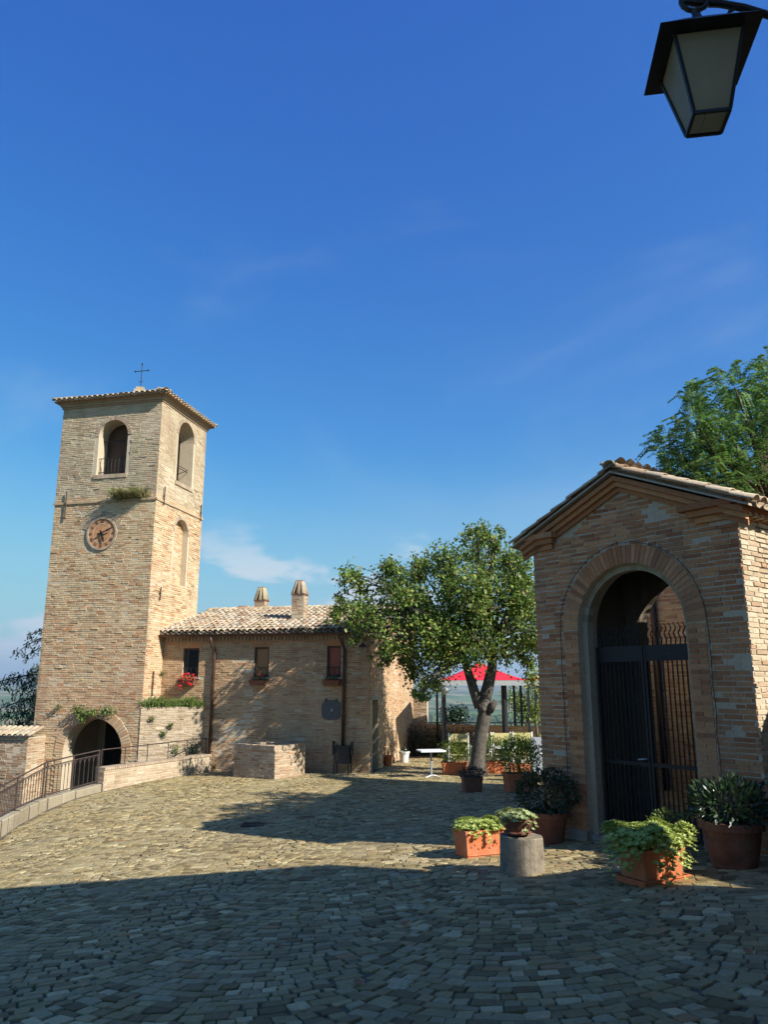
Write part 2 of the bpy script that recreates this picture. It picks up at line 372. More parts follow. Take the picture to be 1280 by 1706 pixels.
def wall_items(F, u0, u1, z0, z1, excl=None, L=.27, C=.066, jt=.012, seed=1, proud=.014, top=None, sgn=1, miss=.012):
    """bricks on the face d=0 of frame F; excl(za,zb) -> excluded u-intervals; top(u) -> highest z"""
    r = random.Random(seed); out = []
    o = F(0, 0, 0); du = F(1, 0, 0) - o; rz = math.atan2(du.y, du.x)
    nrm = o - F(0, 1, 0)                       # outward
    ly = V((-math.sin(rz), math.cos(rz), 0))
    if ly.dot(nrm) > 0: rz += math.pi           # local -y must look outward
    zz = z0; row = 0
    while zz + C * .6 < z1:
        h = C - jt; zc = zz + C / 2; ex = sorted(excl(zz, zz + C)) if excl else []
        u = u0 - L * (0.5 if row % 2 else 0.0) - r.uniform(0, .05)
        while u < u1:
            l = L * (r.uniform(.9, 1.1) if r.random() < .72 else r.uniform(.45, .62)); a, b = max(u, u0), min(u + l, u1)
            u += l
            segs = [(a, b - jt if b < u1 else b)]
            for e0, e1 in ex:
                ns = []
                for p, q in segs:
                    if q <= e0 or p >= e1: ns.append((p, q)); continue
                    if p < e0 - .03: ns.append((p, e0))
                    if q > e1 + .03: ns.append((e1, q))
                segs = ns
            for p, q in segs:
                nn = noise.noise(V((p * .9 + seed * 3.7, zc * .9, seed * 1.3)))
                if q - p < .035 or r.random() < miss + .9 * max(0.0, nn - .22): continue
                if top and zz + C > min(top(p), top(q)): continue
                pr = proud * (r.uniform(.35, 1.0) if r.random() < .93 else r.uniform(1.1, 1.8))
                wz_ = .013 * noise.noise(V(((p + q) * .35 + seed, zc * .5, 2.2))); pr *= 1.0 - .55 * max(0.0, min(1.0, nn * 2.5))
                out.append((F((p + q) / 2, 0, zc + wz_ + r.uniform(-.006, .006)), rz, q - p, h * r.uniform(.80, 1.08), pr, r.uniform(-.016, .016)))
        zz += C * r.uniform(.97, 1.03); row += 1
    return out
class Op:
    """opening in a wall: arch if rad else flat"""
    def __init__(s, u0, u1, b, t, arch=False): s.u0, s.u1, s.b, s.t, s.arch = u0, u1, b, t, arch; s.r = (u1 - u0) / 2; s.c = (u0 + u1) / 2
    def top(s, u):
        if not s.arch: return s.t
        q = max(0.0, s.r ** 2 - (u - s.c) ** 2); return s.t - s.r + math.sqrt(q)
    def excl(s, za, zb, grow=0.0):
        if zb < s.b or za > s.t + grow: return []
        if not s.arch or za < s.t - s.r: return [(s.u0 - grow, s.u1 + grow)]
        q = (s.r + grow) ** 2 - (za - (s.t - s.r)) ** 2
        if q <= 0: return []
        w = math.sqrt(q); return [(s.c - w, s.c + w)]
def sheet(mb, F, u0, u1, z0, ztop, th, ops=(), extra=(), back=True):
    """wall slab between d=0 and d=th with openings; ztop number or function"""
    tf = ztop if callable(ztop) else (lambda u: ztop)
    br = {u0, u1, *extra}
    for o in ops:
        br |= {o.u0, o.u1}
        if o.arch:
            for k in range(1, 16): br.add(o.c - o.r * math.cos(math.pi * k / 16))
    br = sorted(x for x in br if u0 - 1e-6 <= x <= u1 + 1e-6)
    for a, b in zip(br[:-1], br[1:]):
        if b - a < 1e-5: continue
        cur = [(z0, z0)]; iv = []
        los = (z0, z0)
        for o in sorted([o for o in ops if o.u0 <= (a + b) / 2 <= o.u1], key=lambda o: o.b):
            if o.b > los[0] + 1e-4: iv.append((los, (o.b, o.b)))
            los = (o.top(a), o.top(b))
            mb.quad(F(a, 0, los[0]), F(b, 0, los[1]), F(b, th, los[1]), F(a, th, los[0]))
            if o.b > z0 + 1e-4: mb.quad(F(a, 0, o.b), F(b, 0, o.b), F(b, th, o.b), F(a, th, o.b))
        iv.append((los, (tf(a), tf(b))))
        for l, h in iv:
            mb.quad(F(a, 0, l[0]), F(b, 0, l[1]), F(b, 0, h[1]), F(a, 0, h[0]))
            if back: mb.quad(F(a, th, l[0]), F(b, th, l[1]), F(b, th, h[1]), F(a, th, h[0]))
        mb.quad(F(a, 0, tf(a)), F(b, 0, tf(b)), F(b, th, tf(b)), F(a, th, tf(a)))
    for o in ops:
        for u in (o.u0, o.u1):
            t_ = o.top(u)
            if u in (u0, u1): continue
            mb.quad(F(u, 0, max(o.b, z0)), F(u, th, max(o.b, z0)), F(u, th, t_), F(u, 0, t_))
    for u in (u0, u1): mb.quad(F(u, 0, z0), F(u, th, z0), F(u, th, tf(u)), F(u, 0, tf(u)))
def voussoirs(root, F, c, zc, r0, r1, a0, a1, n, proud, mat, name='arch_brick', seed=0):
    r = random.Random(seed)
    for i in range(n):
        b = MB(); s = a0 + (a1 - a0) * i / n; e = a0 + (a1 - a0) * (i + 1) / n; g = (e - s) * .07; s += g; e -= g
        p = proud * r.uniform(.7, 1.2); q = r1 + r.uniform(-.012, .012)
        def P(rr, a, d): return F(c + rr * math.cos(a), d, zc + rr * math.sin(a))
        vs = [P(r0, s, .0), P(r0, e, .0), P(q, e, .0), P(q, s, .0), P(r0 + .004, s, -p), P(r0 + .004, e, -p), P(q - .004, e, -p), P(q - .004, s, -p)]
        b.add(vs, [(4, 5, 6, 7), (0, 1, 5, 4), (1, 2, 6, 5), (2, 3, 7, 6), (3, 0, 4, 7)])
        b.build(name, mat, root)
# curved roof tile (coppo), unit frame: x across, y up the slope (0..L), z up
def tile_mesh(name, mat, seed=0, L=.42, w0=.092, w1=.074, th=.012, seg=7, concave=False):
    vs = []; fs = []; r = random.Random(seed); sgn = -1 if concave else 1
    for (y, w) in ((0, w0), (L, w1)):
        for k in range(seg + 1):
            a = math.pi * k / seg; vs.append((w * math.cos(a), y + r.uniform(-.004, .004), sgn * w * .85 * math.sin(a)))
        for k in range(seg + 1):
            a = math.pi * k / seg; w_ = w - th; vs.append((w_ * math.cos(a), y, sgn * w_ * .85 * math.sin(a)))
    n = seg + 1
    for k in range(seg):
        fs += [(k, k + 1, 2 * n + k + 1, 2 * n + k), (n + k, 3 * n + k, 3 * n + k + 1, n + k + 1), (k, n + k, n + k + 1, k + 1)]
    fs += [(0, 2 * n, 3 * n, n), (seg, n + seg, 3 * n + seg, 2 * n + seg)]
    me = bpy.data.meshes.new(name); me.from_pydata(vs, [], fs); me.materials.append(mat)
    me.polygons.foreach_set('use_smooth', [True] * len(fs)); return me
TILES = [tile_mesh('roof_tile', M_tile, i) for i in range(5)]
CHAN = [tile_mesh('channel_tile', M_tile, i + 9, concave=True) for i in range(3)]
def tile_slope(root, eave0, along, up, width, length, step=.2, exp=.33, limit=300, seed=0, first_rows=None):
    """cover and channel tiles on a slope; eave0 = eave start, along = unit vector, up = unit vector up the slope"""
    r = random.Random(seed); nrm = along.cross(up)
    if nrm.z < 0: nrm = -nrm
    ax = up.cross(nrm)                       # right-handed: x = up x n
    B = Matrix((ax, up, nrm)).transposed().to_4x4()
    off = wloc(root); covers = []; chans = []
    nc = int(width / step); nr = max(1, int(math.ceil((length - .09) / exp)))
    for i in range(nc + 1):
        for j in range(nr):
            y = j * exp
            if y > length - .06: continue
            p = eave0 + along * (i * step + r.uniform(-.012, .012)) + up * (y + r.uniform(-.02, .02) - .04)
            M = Matrix.Translation(p + nrm * (.045 + .012 * (j > 0) + r.uniform(0, .012))) @ B @ Matrix.Rotation(r.uniform(-.05, .05), 4, 'Z') @ Matrix.Rotation(-.035, 4, 'X') @ Matrix.Rotation(r.uniform(-.05, .05), 4, 'Y')
            covers.append(M)
            if i < nc:
                chans.append(Matrix.Translation(p + along * step * .5 + nrm * .05) @ B @ Matrix.Rotation(-.035, 4, 'X') @ Matrix.Rotation(r.uniform(-.03, .03), 4, 'Z'))
    def dist(M): return proj(M.translation)[2]
    covers.sort(key=dist); mb = MB()
    for k, M in enumerate(covers):
        me = TILES[k % 5]
        if k < limit:
            o = bpy.data.objects.new('roof_tile', me); COL.objects.link(o); o.parent = root
            o.matrix_basis = Matrix.Translation(-off) @ M
        else: mb.add([M @ v.co for v in me.vertices], [tuple(p.vertices) for p in me.polygons])
    for k, M in enumerate(chans):
        me = CHAN[k % 3]; mb.add([M @ v.co for v in me.vertices], [tuple(p.vertices) for p in me.polygons])
    mb.build('channel_tiles', M_tile, root, smooth=True, kind='stuff')
# foliage
def rvec(r):
    while True:
        v = V((r.uniform(-1, 1), r.uniform(-1, 1), r.uniform(-1, 1)))
        if .05 < v.length < 1: return v
def leafblob(mb, c, rad, n, size, r, shell=.45, up=.5, asp=.6, lo=None):
    rad = V(rad) if not isinstance(rad, (int, float)) else V((rad,) * 3)
    for _ in range(n):
        d = rvec(r).normalized(); k = (shell + (1 - shell) * r.random()) * (1 + .22 * noise.noise(V(c) * 3 + d * 2.3))
        p = V(c) + V((d.x * rad.x, d.y * rad.y, d.z * rad.z)) * k
        if lo is not None and p.z < lo: continue
        nr = (d * .6 + rvec(r) * .8 + V((0, 0, up))).normalized(); s = size * r.uniform(.6, 1.25)
        mb.leaf(p, rvec(r) + d * .4, nr, s, s * asp)
def grass_tuft(mb, c, n, h, r, lean=.6, dirn=V((0, 0, 0))):
    for _ in range(n):
        a = r.uniform(0, 6.28); b = V(c) + V((math.cos(a), math.sin(a), 0)) * r.uniform(0, h * .35)
        d = V((math.cos(a) * r.uniform(0, lean), math.sin(a) * r.uniform(0, lean), 1)) + dirn
        d.normalize(); hh = h * r.uniform(.5, 1.1); w = d.orthogonal().normalized() * hh * .022
        m = b + d * hh * .6; e = m + (d + V((math.cos(a) * .5, math.sin(a) * .5, -.6)) * lean).normalized() * hh * .45
        mb.add((b - w, b + w, m + w * .8, e, m - w * .8), ((0, 1, 2, 4), (4, 2, 3)))

# ================================================================== SETTING
TH = R_(13.0)                                           # turn of house and tower
HL = V((-math.cos(TH), math.sin(TH), 0)); HI = V((math.sin(TH), math.cos(TH), 0))
HR = G(615, 1287)                                       # house corner on the ground
def FH(u, d, z): return V((HR.x + HL.x * u + HI.x * d, HR.y + HL.y * u + HI.y * d, z))      # house front: u to the left, d inward
def FS(u, d, z): return FH(d, u, z)                     # house side wall: u inward from the corner, d leftward
def hu(x, y, d=0.0):
    P = onplane(x, y, FH(0, d, 0), HI); return (P - FH(0, 0, 0)).dot(HL), P.z
def hs(x, y, u=0.0):
    P = onplane(x, y, FH(u, 0, 0), HL); return (P - FH(0, 0, 0)).dot(HI), P.z
UT = hu(270, 1110)[0]                                   # tower's right face
DT = -1.1                                               # tower's front is this far before the house front
# portico frame
PA = R_(38.0); PG = G(985, 1400)
PD = V((math.sin(PA), -math.cos(PA), 0)); PI_ = V((math.cos(PA), math.sin(PA), 0))          # right-near along the face, inward
def FP(s, d, z): return V((PG.x + PD.x * s + PI_.x * d, PG.y + PD.y * s + PI_.y * d, z))
# edge of the square: kerb and low wall beside the sunken lane
KPX = [(-60, 1436), (0, 1394), (31, 1373), (78, 1348), (125, 1329), (168, 1318)]
KP = [G(*p) for p in KPX]
WP = [G(171, 1318)]; wend = FH(hu(352, 1278)[0], -.05, 0); wend.z = gz(wend.x, wend.y); WP.append(wend)
EDGE = [KP[0] + (KP[0] - KP[1]) * 3] + KP + WP
def left_of_edge(x, y):
    for a, b in zip(EDGE[:-1], EDGE[1:]):
        if min(a.y, b.y) <= y <= max(a.y, b.y):
            k = (y - a.y) / (b.y - a.y + 1e-9)
            if x < a.x + (b.x - a.x) * k: return True
    return y > EDGE[-1].y and x < EDGE[-1].x
LANE_Z = -2.55
TERR_Y = 33.0
# ground sheet of the square
g = MB(); st = .4; nx, ny = int(46 / st), int(43 / st); idx = {}
for j in range(ny + 1):
    for i in range(nx + 1):
        x, y = -18 + i * st, -10 + j * st
        idx[(i, j)] = len(g.v)
        zz = gz(x, y) - .015
        if left_of_edge(x, y): zz = LANE_Z
        g.v.append((x, y, zz))
for j in range(ny):
    for i in range(nx):
        cs = [(i, j), (i + 1, j), (i + 1, j + 1), (i, j + 1)]
        lf = [left_of_edge(-18 + a * st, -10 + b * st) for a, b in cs]
        if any(lf) and not all(lf):
            continue
        g.f.append(tuple(idx[c] for c in cs)); g.m.append(0)
ground = struct(g.build('ground', M_joint, None, smooth=True)); ground['label'] = 'cobbled village square paved in arcs'
# strip that closes the square up to its edge, and the retaining face under it
g = MB()
for a, b in zip(EDGE[:-1], EDGE[1:]):
    q = V((.75, -.25, 0)) * 1.0
    def zed(p): return V((p.x, p.y, gz(p.x, p.y) - .019))
    n_ = 6
    for k in range(n_):
        p0, p1 = a.lerp(b, k / n_), a.lerp(b, (k + 1) / n_)
        for m_ in range(3):
            w0, w1 = m_ / 3, (m_ + 1) / 3
            g.quad(zed(p0 + q * w0), zed(p1 + q * w0), zed(p1 + q * w1), zed(p0 + q * w1))
        l = V((-.75, .25, 0)) * .7
        b0, b1 = V((p0.x, p0.y, LANE_Z)), V((p1.x, p1.y, LANE_Z))
        g.quad(zed(p0), zed(p1), b1, b0); g.quad(b0 + V((0, 0, .003)), b1 + V((0, 0, .003)), b1 + l * 2 + V((0, 0, .003)), b0 + l * 2 + V((0, 0, .003)))
struct(g.build('ground_edge', M_joint, None, smooth=False))

# hillside, valley and far hills
def tz(x, y):
    r = math.hypot(x, y - 10); h = -3.2 - 34 * sstep((r - 33) / 75) - 42 * sstep((r - 100) / 700)
    h += 26 * noise.noise(V((x * .0016, y * .0016, 3.3))) * sstep((r - 120) / 700)
    h += 75 * sstep((r - 1500) / 5500) * (.75 + .6 * noise.noise(V((x * .00045, y * .00045, 8.1)))) + 14 * noise.noise(V((x * .0012, y * .0012, 1.1))) * sstep((r - 1500) / 3000)
    az = math.atan2(x, y)
    h += 150 * math.exp(-((az - .045) / .05) ** 2) * sstep((r - 7500) / 2500) + 120 * math.exp(-((az + .42) / .06) ** 2) * sstep((r - 8500) / 2000)
    return h
g = MB(); rings = [30] + [34 * 1.075 ** k for k in range(1, 84)]; na = 220
for rr_ in rings:
    for k in range(na):
        a = 2 * math.pi * k / na; x, y = rr_ * math.sin(a), 10 + rr_ * math.cos(a); g.v.append((x, y, tz(x, y)))
for i in range(len(rings) - 1):
    for k in range(na):
        k2 = (k + 1) % na; g.f.append((i * na + k, i * na + k2, (i + 1) * na + k2, (i + 1) * na + k)); g.m.append(0)
g.f.append(tuple(range(na))); g.m.append(0)
struct(g.build('terrain', M_terrain, None, smooth=True))

# paving stones
rs = random.Random(5)
def stone_variant(seed):
    r = random.Random(seed); vs = []; n = 8
    base = [(-.5, -.40), (-.42, -.5), (.42, -.5), (.5, -.40), (.5, .40), (.42, .5), (-.42, .5), (-.5, .40)]
    cj = [(r.uniform(-.10, .10), r.uniform(-.13, .13)) for _ in range(4)]
    pts = []
    for i, (x, y) in enumerate(base):
        q = cj[((i + 0) // 2) % 4]; pts.append((x + q[0] + r.uniform(-.03, .03), y + q[1] + r.uniform(-.03, .03)))
    for (x, y) in pts: vs.append((x, y, -1.0))
    for (x, y) in pts: vs.append((x, y, -.17))
    for (x, y) in pts: vs.append((x * .94, y * .92, r.uniform(-.03, .05)))
    fs = [tuple(range(16, 24))]
    for k in range(8):
        k2 = (k + 1) % 8; fs += [(k, k2, 8 + k2, 8 + k), (8 + k, 8 + k2, 16 + k2, 16 + k)]
    return vs, fs
SV = [stone_variant(100 + i) for i in range(14)]
SM = []
for vs, fs in SV:
    me = bpy.data.meshes.new('paving_stone'); me.from_pydata(vs, [], fs); me.materials.append(M_cobble); SM.append(me)
stones = []
SW = 2.2; ROT = R_(-9)
ca, sa = math.cos(ROT), math.sin(ROT)
def inside_building(x, y):
    p = V((x, y, 0)) - V((HR.x, HR.y, 0)); u, d = p.dot(HL), p.dot(HI)
    if d > -.12 and u > -.12 and d < 5.2: return True
    p = V((x, y, 0)) - V((PG.x, PG.y, 0)); s, d = p.dot(PD), p.dot(PI_)
    if -.95 < s < 2.65 and .3 < d < 2.2: return True
    return False
for k in range(-9, 10):
    rowh = [rs.uniform(-.02, .02) for _ in range(500)]
    for j in range(-90, 380):
        rh = .122; hv = rowh[j]
        a = -SW / 2 + rs.uniform(-.05, .05)
        while a < SW / 2 - .03:
            L = rs.choice((rs.uniform(.075, .12), rs.uniform(.10, .16), rs.uniform(.12, .18), rs.uniform(.15, .23)))
            L = min(L, SW / 2 - a + .03)
            if L < .07: break
            m_ = a + L / 2; a += L
            yy = j * rh + (hv + rowh[j + 1]) / 2 + .34 * m_ * m_ + (.5 * rh if k % 2 else 0); xx = k * SW + m_
            X, Y = xx * ca - yy * sa, xx * sa + yy * ca
            if Y < 2.2 or Y > 30: continue
            px, py, dep = proj((X, Y, gz(X, Y)))
            if not (-450 < px < 1730 and py < 1950): continue
            if left_of_edge(X - .16, Y + .05) or inside_building(X, Y): continue
            stones.append((X, Y, ROT + math.atan(.68 * m_), L, rh + rowh[j + 1] - hv, px, py, dep))
vis = sorted(range(len(stones)), key=lambda i: stones[i][7] + (50 if not (0 < stones[i][5] < 1280 and stones[i][6] < 1700) else 0))
single = set(vis[:300]); mb = MB()
for i, (X, Y, rz, L, rh, px, py, dep) in enumerate(stones):
    k = rs.randrange(len(SV)); zz = gz(X, Y) + rs.uniform(-.004, .005)
    e = .05; gx = (gz(X + e, Y) - gz(X - e, Y)) / (2 * e); gy = (gz(X, Y + e) - gz(X, Y - e)) / (2 * e)
    nrm = V((-gx + rs.uniform(-.018, .018), -gy + rs.uniform(-.018, .018), 1)).normalized()
    q = V((0, 0, 1)).rotation_difference(nrm).to_matrix().to_4x4()
    M = Matrix.Translation((X, Y, zz)) @ q @ Matrix.Rotation(rz + rs.uniform(-.09, .09), 4, 'Z') @ Matrix.Diagonal((L - .006, rh * rs.uniform(.88, 1.0), .045, 1))
    if i in single:
        o = bpy.data.objects.new('paving_stone', SM[k]); COL.objects.link(o); o.parent = ground; o.matrix_basis = M
    else: mb.add([M @ V(v) for v in SV[k][0]], SV[k][1])
mb.build('paving_stones', M_cobble, ground, kind='stuff')

# ================================================================== TOWER
def FT(u, d, z): return FH(UT + u, DT + d, z)           # front: u to the left from the near corner, d inward
def FTR(u, d, z): return FH(UT + d, DT + u, z)          # right face: u inward, d to the left
def FTB(u, d, z): return FH(UT + u, DT + TD - d, z)
def FTL(u, d, z): return FH(UT + TW - d, DT + u, z)
def tu(x, y): a, z_ = hu(x, y, DT); return a - UT, z_
def tr_(x, y): a, z_ = hs(x, y, UT); return a - DT, z_
TW = tu(66, 1100)[0]; TD = TW * .88
TZ = onplane(268, 657, FT(0, 0, 0), HI).z
tower = thing('bell_tower', 'tall square brick bell tower with clock face, belfry openings and iron cross', 'tower', FT(TW / 2, TD / 2, LANE_Z))
a0, b0 = tu(208, 789); a1, t1 = tu(167, 702); fw = Op(a0, a1, b0, t1, True)
c0, zc0 = tu(203, 1250); c1, _ = tu(105, 1250); _, zt = tu(154, 1197); arch = Op(c0, c1, LANE_Z - .5, zt, True)
r0, rb = tr_(293, 801); r1, rt = tr_(324, 718); rw = Op(r0, r1, rb, rt + .1, True)
n0, nb = tr_(285, 972); n1, ntp = tr_(314, 871); nw = Op(n0, n1, nb, ntp, True)
mb = MB(); sheet(mb, FT, 0, TW, LANE_Z - .3, TZ, .55, [fw, arch])
sheet(mb, FTR, .55, TD - .55, LANE_Z - .3, TZ, .55, [Op(max(.56, rw.u0), rw.u1, rw.b, rw.t, True), Op(max(.56, nw.u0), nw.u1, nw.b, nw.t, True)])
mb.fbox(FTR, nw.u0 - .1, nw.u1 + .1, .22, .5, nw.b - .1, nw.t + .1)
sheet(mb, FTB, 0, TW, LANE_Z - .3, TZ, .55, []); sheet(mb, FTL, .55, TD - .55, LANE_Z - .3, TZ, .55, [])
mb.fbox(FT, .55, TW - .55, .55, TD - .55, fw.b - .25, fw.b - .02); mb.fbox(FT, .55, TW - .55, .55, TD - .55, TZ - .2, TZ - .02)
mb.build('wall_core', M_mortar, tower)
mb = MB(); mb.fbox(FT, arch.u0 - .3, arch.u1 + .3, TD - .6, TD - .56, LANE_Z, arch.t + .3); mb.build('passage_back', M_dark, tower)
ex = lambda za, zb: fw.excl(za, zb, .14) + arch.excl(za, zb, .30)
SZ = onplane(258, 830, FT(0, 0, 0), HI).z              # string course
CKu, CKz = tu(170, 889); CKr = .50
def exf(za, zb):
    o = ex(za, zb)
    if abs((za + zb) / 2 - CKz) < CKr + .1: w = math.sqrt(max(0, (CKr + .1) ** 2 - ((za + zb) / 2 - CKz) ** 2)); o = o + [(CKu - w, CKu + w)]
    return o
items = wall_items(FT, .0, TW, LANE_Z, TZ - .25, exf, seed=3, proud=.017, C=.069, L=.26, miss=.018)
exr = lambda za, zb: rw.excl(za, zb, .13) + nw.excl(za, zb, .10)
items += wall_items(FTR, .0, TD, gz(-6, 26) - 1.2, TZ - .25, exr, seed=4, proud=.020, C=.069, L=.30, miss=.015)
# niche back (shallow recess): bricks set back behind the face
def FN(u, d, z): return FTR(u, d + .218, z)
items += wall_items(FN, max(.56, nw.u0), nw.u1, nw.b, nw.t, lambda a, b: [(-9, e[0]) if i == 0 else (e[1], 99) for e in nw.excl(a, b) for i in (0, 1)], seed=44, proud=.014, C=.069, L=.30)
lay_bricks(tower, items, M_bricktower)
voussoirs(tower, FT, fw.c, fw.t - fw.r, fw.r, fw.r + .15, 0, math.pi, 21, .024, M_vous, seed=1)
voussoirs(tower, FTR, rw.c, rw.t - rw.r, rw.r, rw.r + .14, 0, math.pi, 17, .022, M_vous, seed=2)
voussoirs(tower, FTR, nw.c, nw.t - nw.r, nw.r, nw.r + .11, 0, math.pi, 19, .022, M_vous, seed=3)
voussoirs(tower, FT, arch.c, arch.t - arch.r, arch.r, arch.r + .32, 0, math.pi, 41, .03, M_bricktower, seed=4)
# jambs of the passage arch
for sgn, uu in ((-1, arch.u0), (1, arch.u1)):
    zz = LANE_Z
    while zz < arch.t - arch.r - .05:
        w = .32 if int((zz - LANE_Z) / .07) % 2 else .24
        mb = MB(); mb.fbox(FT, min(uu, uu + sgn * w), max(uu, uu + sgn * w), -.03, .0, zz, zz + .058); mb.build('jamb_brick', M_bricktower, tower); zz += .07
# stepped string course and cornice
mb = MB()
for F, w in ((FT, TW), (FTR, TD)): mb.fbox(F, -.05, w + .05, -.05, -.002, SZ - .05, SZ + .02)
mb.build('string_course', M_brick, tower)
for k, (pz, pr) in enumerate(((.26, .04), (.185, .08), (.11, .13))):
    mb = MB(); mb.obox(FT(-pr, -pr, TZ - pz), FT(TW + pr, -pr, TZ - pz) - FT(-pr, -pr, TZ - pz), FT(-pr, TD + pr, TZ - pz) - FT(-pr, -pr, TZ - pz), V((0, 0, .072))); mb.build('cornice', M_brick, tower)
ov = .24; rz_ = TZ - .02; apx = FT(TW / 2, TD / 2, TZ + .75)
mb = MB(); cn = [FT(-ov, -ov, rz_), FT(TW + ov, -ov, rz_), FT(TW + ov, TD + ov, rz_), FT(-ov, TD + ov, rz_)]
low = [c - V((0, 0, .035)) for c in cn]
mb.add(cn + [apx] + low, [(0, 1, 4), (1, 2, 4), (2, 3, 4), (3, 0, 4), (8, 7, 6, 5), (0, 5, 6, 1), (1, 6, 7, 2), (2, 7, 8, 3), (3, 8, 5, 0)]); mb.build('roof_deck', M_brick, tower)
rr = random.Random(8)
for F, w, dd in ((FT, TW, TD), (FTR, TD, TW)):          # eave tiles and rising rows, clipped to the hip
    n_ = int((w + 2 * ov) / .2); upv = (apx - F(w / 2, -ov, rz_)); sl = upv.length; upv.normalize(); al = (F(1, 0, 0) - F(0, 0, 0)); nrm = al.cross(upv)
    if nrm.z < 0: nrm = -nrm
    B = Matrix((upv.cross(nrm), upv, nrm)).transposed().to_4x4(); off = wloc(tower)
    for i in range(n_ + 1):
        u = -ov + .05 + i * (w + 2 * ov - .1) / n_; lim = (1 - abs(u - w / 2) / (w / 2 + ov)) * sl
        for j in range(12):
            y = j * .33
            if y > max(.05, lim - .25): break
            p = F(u, -ov, rz_) + upv * (y - .06) + nrm * (.03 + rr.uniform(0, .015))
            o = bpy.data.objects.new('roof_tile', TILES[rr.randrange(5)]); COL.objects.link(o); o.parent = tower
            o.matrix_basis = Matrix.Translation(p - off) @ B @ Matrix.Rotation(rr.uniform(-.06, .06), 4, 'Z') @ Matrix.Rotation(-.03, 4, 'X')
            if j == 0 and i < n_:
                o = bpy.data.objects.new('channel_tile', CHAN[rr.randrange(3)]); COL.objects.link(o); o.parent = tower
                o.matrix_basis = Matrix.Translation(p + al.normalized() * .1 - off + nrm * .02) @ B
for cnr in (cn[0], cn[1], cn[3]):
    d = (apx - cnr); n_ = int(d.length / .36); d.normalize()
    nrm = V((0, 0, 1)) - d * d.z; nrm.normalize(); B = Matrix((d.cross(nrm), d, nrm)).transposed().to_4x4()
    for j in range(n_):
        o = bpy.data.objects.new('hip_tile', TILES[j % 5]); COL.objects.link(o); o.parent = tower
        o.matrix_basis = Matrix.Translation(cnr + d * (j * .36 - .04) + nrm * .08 - off) @ B @ Matrix.Rotation(-.03, 4, 'X')
mb = MB(); mb.box(apx + V((0, 0, .02)), (.42, .42, .34), TH); mb.box(apx + V((0, 0, .24)), (.3, .3, .12), TH); fin = mb.build('finial_base', M_brick, tower)
mb = MB(); b_ = apx + V((0, 0, .3)); hx = HL * .27
mb.tube([b_, b_ + V((0, 0, .95))], .016, 6); mb.tube([b_ + V((0, 0, .68)) - hx, b_ + V((0, 0, .68)) + hx], .014, 6)
for e in (b_ + V((0, 0, .95)), b_ + V((0, 0, .68)) - hx, b_ + V((0, 0, .68)) + hx): mb.box(e, (.05, .05, .05))
mb.tube([b_ + V((0, 0, .28)) - HL * .07, b_ + V((0, 0, .22)), b_ + V((0, 0, .28)) + HL * .07], .012, 6)
mb.build('iron_cross', M_iron, tower)
# clock
def disc(mb, c, r, d0, d1, n=40, r_in=None):
    vs = []
    if r_in is None:
        mb.add([FT(c[0] + r * math.cos(6.28318 * k / n), d0, c[1] + r * math.sin(6.28318 * k / n)) for k in range(n)] + [FT(c[0] + r * math.cos(6.28318 * k / n), d1, c[1] + r * math.sin(6.28318 * k / n)) for k in range(n)],
               [tuple(range(n))] + [(k, (k + 1) % n, n + (k + 1) % n, n + k) for k in range(n)])
    else:
        for k in range(n):
            a, b = 6.28318 * k / n, 6.28318 * (k + 1) / n
            P = lambda rr, an, d: FT(c[0] + rr * math.cos(an), d, c[1] + rr * math.sin(an))
            mb.add([P(r, a, d0), P(r, b, d0), P(r_in, b, d0), P(r_in, a, d0), P(r, a, d1), P(r, b, d1), P(r_in, b, d1), P(r_in, a, d1)], [(0, 1, 2, 3), (0, 4, 5, 1), (3, 2, 6, 7)])
CK = (CKu, CKz)
mb = MB(); disc(mb, CK, CKr, -.03, .02); clock = mb.build('clock_face', M_clock, tower)
mb = MB(); disc(mb, CK, CKr + .065, -.055, .0, r_in=CKr - .005); mb.build('clock_rim', M_vous, clock)
mb = MB(); disc(mb, CK, CKr - .155, -.034, .0, r_in=CKr - .185); mb.build('minute_ring', M_clockring, clock)
def cpt(r, hour, side=0.0, d=-.05):
    a = math.pi / 2 - hour / 12 * 2 * math.pi                # viewed from the front u runs leftward
    return FT(CKu - (r * math.cos(a) + side * math.sin(a)), d, CKz + r * math.sin(a) - side * math.cos(a))
NUM = ['XII', 'I', 'II', 'III', 'IIII', 'V', 'VI', 'VII', 'VIII', 'IX', 'X', 'XI']
for h, s_ in enumerate(NUM):
    mb = MB(); w = {'I': .028, 'V': .06, 'X': .06}; tot = sum(w[c] for c in s_); x = -tot / 2
    def bar(x0, x1):
        p, q = cpt(CKr - .125, h, x0, -.036), cpt(CKr - .03, h, x1, -.036); t_ = (cpt(.3, h, .01) - cpt(.3, h, 0)); t_.normalize()
        mb.obox(p - t_ * .008, t_ * .016, q - p, -HI * .006)
    for c in s_:
        if c == 'I': bar(x + .014, x + .014)
        elif c == 'V': bar(x + .03, x + .01); bar(x + .03, x + .05)
        else: bar(x + .01, x + .05); bar(x + .05, x + .01)
        x += w[c]
    mb.build('numeral', M_numeral, clock)
